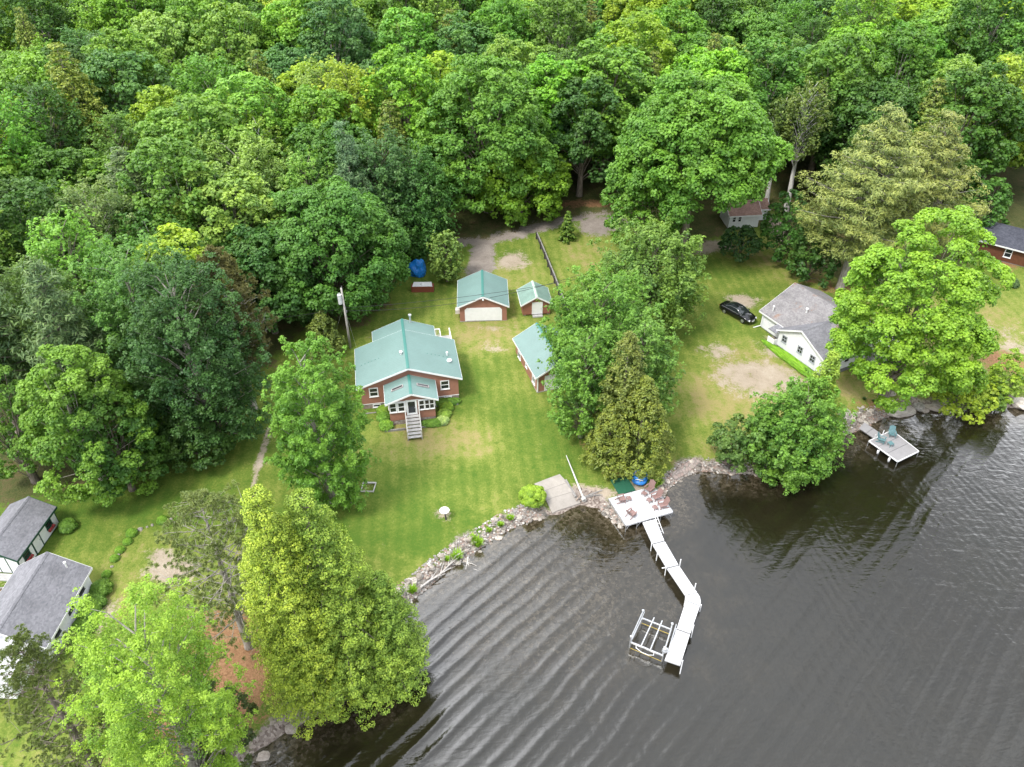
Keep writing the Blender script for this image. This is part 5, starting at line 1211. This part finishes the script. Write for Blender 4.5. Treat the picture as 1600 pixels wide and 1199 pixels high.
# blue tarp heap and red-brown box
tp = at(653, 434); me_b = bmesh.new(); bmesh.ops.create_icosphere(me_b, subdivisions=4, radius=1)
rr = np.random.default_rng(4)
from mathutils import noise as mn
for v in me_b.verts:
    n_ = mn.noise(v.co*1.6)*.30+abs(mn.noise(v.co*4.2))*.22+mn.noise(v.co*9)*.06; v.co *= (1+n_); v.co.z = max(v.co.z, -.62)
me = bpy.data.meshes.new('tarp'); me_b.to_mesh(me); me_b.free(); me.materials.append(simple('blue_tarp', (.015,.20,.62), .35, .3, 3, bump=.06, bscale=5))
for p_ in me.polygons: p_.use_smooth = True
tpo = bpy.data.objects.new('tarp', me); COL.objects.link(tpo); tpo.location = tp+Vector((0,.8,.8)); tpo.scale = (1.15, .9, 1.45); tag(tpo, 'crumpled bright blue tarp over a heap, half covered by a small tree', 'tarp')
bb = at(660.5, 457); bx = empty('storage_bin', bb, R_(1), 'long red-brown box with a pale lid on the grass near the blue tarp', 'box')
m = MB(); m.box(-1.45, 1.45, 0, .9, -.1, .82); m.box(-1.5, 1.5, -.02, 0, .72, .80); m.build('box_body', simple('rust_brown', (.20,.055,.03), .6, .2, 3, stripe=(2, .2, .008)), bx)
m = MB(); m.extr([(-1.3, .03, .825), (1.3, .03, .825), (1.15, .87, 1.0), (-1.15, .87, 1.0)], (0, 0, .05)); m.build('lid', simple('pale_lid', (.66,.65,.64), .45, .12, 2), bx)
m = MB(); ell(m, (-.05, .35, 1.02), (.16, .12, .12)); m.build('knob', WHITE, bx, smooth=True)
# white dish on a short dark post
ds = at(697, 812); dd_ = empty('birdbath', ds, .3, 'round white disc on a short dark post in the middle of the lower lawn', 'birdbath')
m = MB(); m.tube([(0,0,-.1), (-.03,.08,.5), (-.06,.2,.95)], [.10, .07, .06], 8); m.build('post', DARKW, dd_)
m = MB(); m.tube([(-.06,.2,.92), (-.06,.2,.97), (-.06,.2,1.03), (-.06,.2,1.05)], [.15, .42, .47, .42], 24); m.build('basin', simple('pinkish_white', (.72,.66,.66), .5, .1, 2), dd_, smooth=False)
# pipe frame on the lawn
m = MB(); w_ = [at(u, v)+Vector((0,0,.12)) for u, v in ((568,755.5),(587.5,756.5),(583.5,770),(564.5,769))]; o0 = w_[0]
for i in range(4):
    a, b_ = w_[i]-o0, w_[(i+1) % 4]-o0; m.cbox((a+b_)/2, ((b_-a).length+.08, .13 if i == 0 else .07, .12), rz=math.atan2((b_-a).y, (b_-a).x))
o = m.build('sandbox_frame', simple('bleached_wood', (.50,.48,.46), .8, .2, 3)); o.location = o0; tag(o, 'empty square frame of pale bars lying on the lower lawn', 'frame')
# ------------------------------------------------------------------ rocks
def rock_mesh(seed, flat=1.0, sub=2, amp=.32):
    bm = bmesh.new(); bmesh.ops.create_icosphere(bm, subdivisions=sub, radius=1); o_ = Vector((seed*7.3, seed*3.1, seed))
    for v in bm.verts:
        n_ = mn.noise(v.co*1.1+o_)*amp+mn.noise(v.co*2.6+o_)*amp*.4; c_ = v.co*(1+n_)
        c_ = Vector([max(-.86, min(.86, q_)) for q_ in c_]); v.co = Vector((c_.x, c_.y, c_.z*flat))
    me = bpy.data.meshes.new('rock_mesh'); bm.to_mesh(me); bm.free(); me.materials.append(ROCK); return me
RM = [rock_mesh(i, [.7,.85,.6,.75,.9,.55][i]) for i in range(6)]
rr = random.Random(3)
def put_rock(x, y, s_, name='shore_rock', label='', cat='rock', group=None, tone=None, sq=None, zoff=0):
    o = bpy.data.objects.new(name, rr.choice(RM)); COL.objects.link(o); z = h1(x, y)
    o.location = (x, y, z+s_*.22+zoff); o.rotation_euler = (rr.uniform(-.3, .3), rr.uniform(-.3, .3), rr.random()*6.28)
    o.scale = sq or (s_*rr.uniform(.8, 1.35), s_*rr.uniform(.7, 1.1), s_*rr.uniform(.6, 1.0))
    k = tone if tone else rr.choice([.75, 1.0, 1.3, 1.6, 1.9]); o.color = (k, k*.97, k*.93, 1); return tag(o, label, cat, group)
def along(px_, n, w0, w1, smin, smax, label, group):
    q_ = [atz(u, v) for u, v in px_]; ln = [0]
    for a, b_ in zip(q_, q_[1:]): ln.append(ln[-1]+np.hypot(*(b_-a)))
    for i in range(n):
        s_ = rr.random()*ln[-1]; k = max(j for j in range(len(ln)) if ln[j] <= s_ and j < len(q_)-1); t_ = (s_-ln[k])/(ln[k+1]-ln[k]+1e-9)
        p = q_[k]+(q_[k+1]-q_[k])*t_; d_ = q_[k+1]-q_[k]; nn = np.array([-d_[1], d_[0]])/np.hypot(*d_); p = p+nn*rr.uniform(w0, w1)
        put_rock(p[0], p[1], rr.uniform(smin, smax)*(1 if rr.random() < .8 else 1.5), label=label, group=group)
along([(632,952),(662,925),(700,892),(752,857),(800,826),(852,806)], 150, -.25, 1.5, .12, .26, 'grey stone in the rubble bank between the left hemlocks and the ramp', 'rubble stones left of the ramp')
along([(935,795),(968,822),(975,824)], 42, -.2, 1.2, .12, .25, 'grey stone in the rubble at the left side of the white dock', 'rubble stones left of the white dock')
along([(1046,765),(1068,746),(1098,737),(1140,742),(1185,741)], 52, -.2, 1.0, .10, .22, 'stone on the shore between the white dock and the leaning tree', 'shore stones right of the white dock')
along([(1320,682),(1345,672),(1372,660)], 46, .1, 2.2, .15, .32, 'rounded grey stone in the heap beside the grey dock', 'stones heaped beside the grey dock')
for (u, v, sx_, sy_, sz_, rz0, tn, lab) in [(1407,644,2.0,.85,.5,12,1.5,'largest pale flat boulder at the water edge above the grey dock'), (1436,636,.75,.7,.6,40,1.3,'grey upright boulder just right of the largest flat boulder'), (1444,641,.6,.5,.45,10,1.2,'small grey boulder between the upright one and the slanted slabs'),
        (1455,637,1.3,.6,.4,-25,1.5,'long slanted pale slab of rock under the lime maple'), (1466,633,.9,.55,.45,-10,1.4,'pale rock at the right end of the slab row under the lime maple'), (1598,630,1.4,1.0,.7,20,1.9,'pale boulder at the right edge of the picture by the water'),
        (1208,737,1.5,.8,.5,5,1.0,'large dark rock in the water under the leaning shore tree'), (414,1186,.6,.5,.6,0,1.5,'grey rock in the water at the bottom below the hemlocks'), (1392,616,.6,.5,.3,0,1.4,'single grey rock on the grass above the flat boulder'),
        (344,705,.45,.35,.3,0,1.5,'single pinkish-grey stone on the left lawn'), (1042,752,.42,.26,.3,-40,2.6,'bright white oval stone at the shore right of the dock'), (1034,763,.28,.2,.2,0,2.4,'smaller white stone below the bright oval one'), (1080,722,.3,.25,.25,0,2.4,'white stone on the reddish bank right of the dock'), (1144,741,.4,.22,.2,0,2.2,'pale stone lying in the water by the low shore shrub'),
        (455,1140,.5,.4,.4,0,1.4,'grey stone at the foot of the broad hemlock at the waterline')]:
    p = at(u, v); o = put_rock(p.x, p.y, sz_, 'boulder' if sx_ > .55 else 'stone', lab, 'rock', None, tn, (sx_, sy_, sz_), -.05); o.rotation_euler = (0, 0, R_(rz0))
# pebbles between the stones: nobody could count them
pbv = []; mbp = MB()
base = [v.co.copy() for v in rock_mesh(9, .7, 1, .2).vertices]; bf = [tuple(p.vertices) for p in rock_mesh(9, .7, 1, .2).polygons]
def pebbles(px_, n, w0, w1, smin, smax):
    q_ = [atz(u, v) for u, v in px_]
    for i in range(n):
        k = rr.randrange(len(q_)-1); t_ = rr.random(); d_ = q_[k+1]-q_[k]; nn = np.array([-d_[1], d_[0]])/np.hypot(*d_); p = q_[k]+d_*t_+nn*rr.uniform(w0, w1)
        s_ = rr.uniform(smin, smax); z = h1(p[0], p[1]); M = Matrix.Translation((p[0], p[1], z+s_*.2)) @ Matrix.Rotation(rr.random()*6, 4, 'Z') @ Matrix.Diagonal((s_*1.2, s_, s_*.8, 1))
        mbp.k = rr.choice([0, 0, 1, 2]); mbp.add([M @ c_ for c_ in base], bf)
pebbles(shore_px[5:11], 1500, -.35, 1.6, .05, .13); pebbles(shore_px[13:16], 220, -.3, 1.2, .05, .12); pebbles(shore_px[16:22], 500, -.3, 1.3, .05, .12); pebbles(shore_px[24:28], 200, -.2, 1.8, .06, .15)
o = mbp.build('shore_pebbles', [simple('pebble_grey', (.27,.25,.23), .8, .3, 5), simple('pebble_pale', (.50,.47,.43), .8, .2, 5), simple('pebble_red', (.30,.21,.17), .8, .2, 5)]); tag(o, 'small loose stones filling the gaps along the whole shoreline', 'pebbles', None, 'stuff')
# reed and grass tufts on the bank
def tuft(u, v, s_, label, group='grass tufts on the rubble bank', col=(.20,.36,.04)):
    p = at(u, v); r_g = np.random.default_rng(int(u)); n_ = 150
    a = r_g.random(n_)*6.28; L_ = s_*r_g.uniform(.6, 1.1, n_); lean = r_g.uniform(.15, .8, n_)
    b0 = np.stack([np.cos(a)*r_g.random(n_)*s_*.25, np.sin(a)*r_g.random(n_)*s_*.25, np.zeros(n_)], -1)
    tip = b0+np.stack([np.cos(a)*L_*lean, np.sin(a)*L_*lean, L_*(1-.35*lean)], -1); md = (b0+tip)/2+np.array([0,0,.1*s_]); wv = np.stack([-np.sin(a), np.cos(a), a*0], -1)*.035
    V = np.stack([b0-wv, b0+wv, md+wv, md-wv, tip], 1).reshape(-1, 3); m = MB(); m.v = [tuple(x) for x in V]
    for i in range(n_): m.f += [(5*i, 5*i+1, 5*i+2, 5*i+3), (5*i+3, 5*i+2, 5*i+4)]; m.m += [0, 0]
    o = m.build('grass_tuft', LEAF); at2 = o.data.attributes.new('tint', 'FLOAT', 'POINT'); at2.data.foreach_set('value', np.tile([.1,.1,.5,.5,.9], n_).astype('f4'))
    o.color = (*col, 1); o.location = p; return tag(o, label, 'grass tuft', group)
for u, v, s_, lab in [(644,926,.75,'bright grass tuft at the left end of the rubble bank'), (715,873,.95,'largest bright grass tuft beside the dead branch'), (698,876,.5,'small grass tuft left of the largest one'), (746,853,1.0,'broad bright grass tuft in the middle of the rubble bank'), (739,843,.6,'darker grass tuft just above the broad one'), (797,812,.6,'thin grass tuft on the upper part of the bank'), (782,822,.5,'thin low grass tuft between the rubble stones'), (764,831,.45,'small grass tuft above the shoreline stones'), (1026,758,.9,'tall green grass clump right of the blue pedal boat'), (1018,764,.7,'green grass clump at the back edge of the white dock'), (1350,625,.35,'small dark tuft on the reddish bank near the grey dock'), (1365,628,.3,'tiny dark tuft right of the other one on the reddish bank')]:
    tuft(u, v, s_, lab, col=(.20,.36,.04) if u < 1100 else (.06,.12,.05), group=None)
plant('round_shrub', 'bush', 833, 786, 1.7, 1.05, (.21,.34,.04), 'round bright green shrub beside the concrete ramp', 'shrub', leaf=.15, seed=370, dens=1.5)
# plants and stones along the curved border of the left lawn
for i, (u, v, s_) in enumerate([(280,808,.5), (254,815,.55), (207,835,.55), (188,861,.35), (180,874,.3), (167,899,.32), (200,848,.3), (163,912,.25)]):
    plant('border_plant', 'bush', u, v, s_*.6, s_*.36, (.14,.28,.035), '%s low plant, counted from the hemlock side, in the stone border of the left lawn' % ['first','second','third','fifth','sixth','seventh','fourth','eighth'][i], 'plant', 'plants in the curved stone border', leaf=.12, seed=380+i)
for i, (u, v, s_) in enumerate([(268,811,.16), (238,821,.16), (219,828,.2), (197,846,.2), (185,867,.2), (175,886,.16), (165,905,.18), (160,918,.16), (230,824,.12)]):
    p = at(u, v); put_rock(p.x, p.y, s_, 'border_stone', 'small pale edging stone in the curved border of the left lawn', 'stone', 'edging stones of the left lawn border', 1.6)
# stone slabs on reddish bank right of the dock
slab_px('stone_slab', [(1046,742),(1084,716),(1094,724),(1055,751)], .12, .25, stone_mat('paver', (.30,.22,.19), (.38,.32,.29), 2.5), 'reddish flat stone paving on the bank right of the white dock', 'paving')
# ------------------------------------------------------------------ light and sky
SUN_EL, SUN_AZ = 56, -132     # azimuth clockwise from +Y (camera heading)
w = bpy.data.worlds.new('World'); scene.world = w; w.use_nodes = True
t = NT(w) if False else None
nt = w.node_tree; nt.nodes.clear()
class WN(NT):
    def __init__(s, tree): s.t = tree
t = WN(nt)
sky = t.n('ShaderNodeTexSky', sky_type='NISHITA', sun_disc=False, sun_elevation=R_(SUN_EL), sun_rotation=R_(SUN_AZ), air_density=1.0, dust_density=2.0, ozone_density=1.0)
co = t.n('ShaderNodeTexCoord').outputs['Generated']
sp = t.n('ShaderNodeSeparateXYZ', {0: co}).outputs
zz = t.math('MAXIMUM', sp[2], .08)
pl = t.n('ShaderNodeCombineXYZ', {0: t.math('DIVIDE', sp[0], zz), 1: t.math('DIVIDE', sp[1], zz), 2: 0.0}).outputs[0]
nz = t.noise(pl, 1.6, 6, .6, .5)
def bank(cx, cy, rad):   # bright cloud patch, added and placed for the ripples to reflect
    d = t.n('ShaderNodeVectorMath', {0: pl, 1: (cx, cy, 0.0)}, operation='DISTANCE').outputs['Value']
    return t.ramp(t.math('DIVIDE', d, rad*2), [(0, 1.0), (.5, 0.0)])
bk = t.math('MAXIMUM', bank(-.7, .8, .8), t.math('MULTIPLY', bank(1.7, 2.0, 1.3), 1.0))
cl = t.ramp(nz, [(.38, .0), (.62, 1.0)])
cloudcol = t.mix(cl, (5.8, 6.1, 6.8), (12.0, 12.4, 13.2))
cloudcol = t.mix(t.math('MULTIPLY', bk, t.math('ADD', .45, t.math('MULTIPLY', cl, .55))), cloudcol, (75, 76, 78))
mixc = t.mix(.86, sky.outputs[0], cloudcol)
bg = t.n('ShaderNodeBackground', {'Color': mixc, 'Strength': .12})
t.n('ShaderNodeOutputWorld', {0: bg.outputs[0]})
sl = bpy.data.lights.new('sun', 'SUN'); sl.energy = 2.4; sl.angle = R_(14); sl.color = (1, .965, .91)
so = bpy.data.objects.new('sun', sl); COL.objects.link(so)
az, el = R_(SUN_AZ), R_(SUN_EL)
dirv = Vector((math.sin(az)*math.cos(el), math.cos(az)*math.cos(el), math.sin(el)))
so.rotation_euler = dirv.to_track_quat('Z', 'Y').to_euler(); so.location = (0, 40, 120)
scene.view_settings.view_transform = 'Standard'; scene.view_settings.look = 'None'; scene.view_settings.gamma = 1; scene.view_settings.exposure = .86
scene.render.engine = 'CYCLES'
c = scene.cycles; c.max_bounces = 4; c.diffuse_bounces = 2; c.glossy_bounces = 3; c.transmission_bounces = 3; c.transparent_max_bounces = 6
c.sample_clamp_indirect = 6
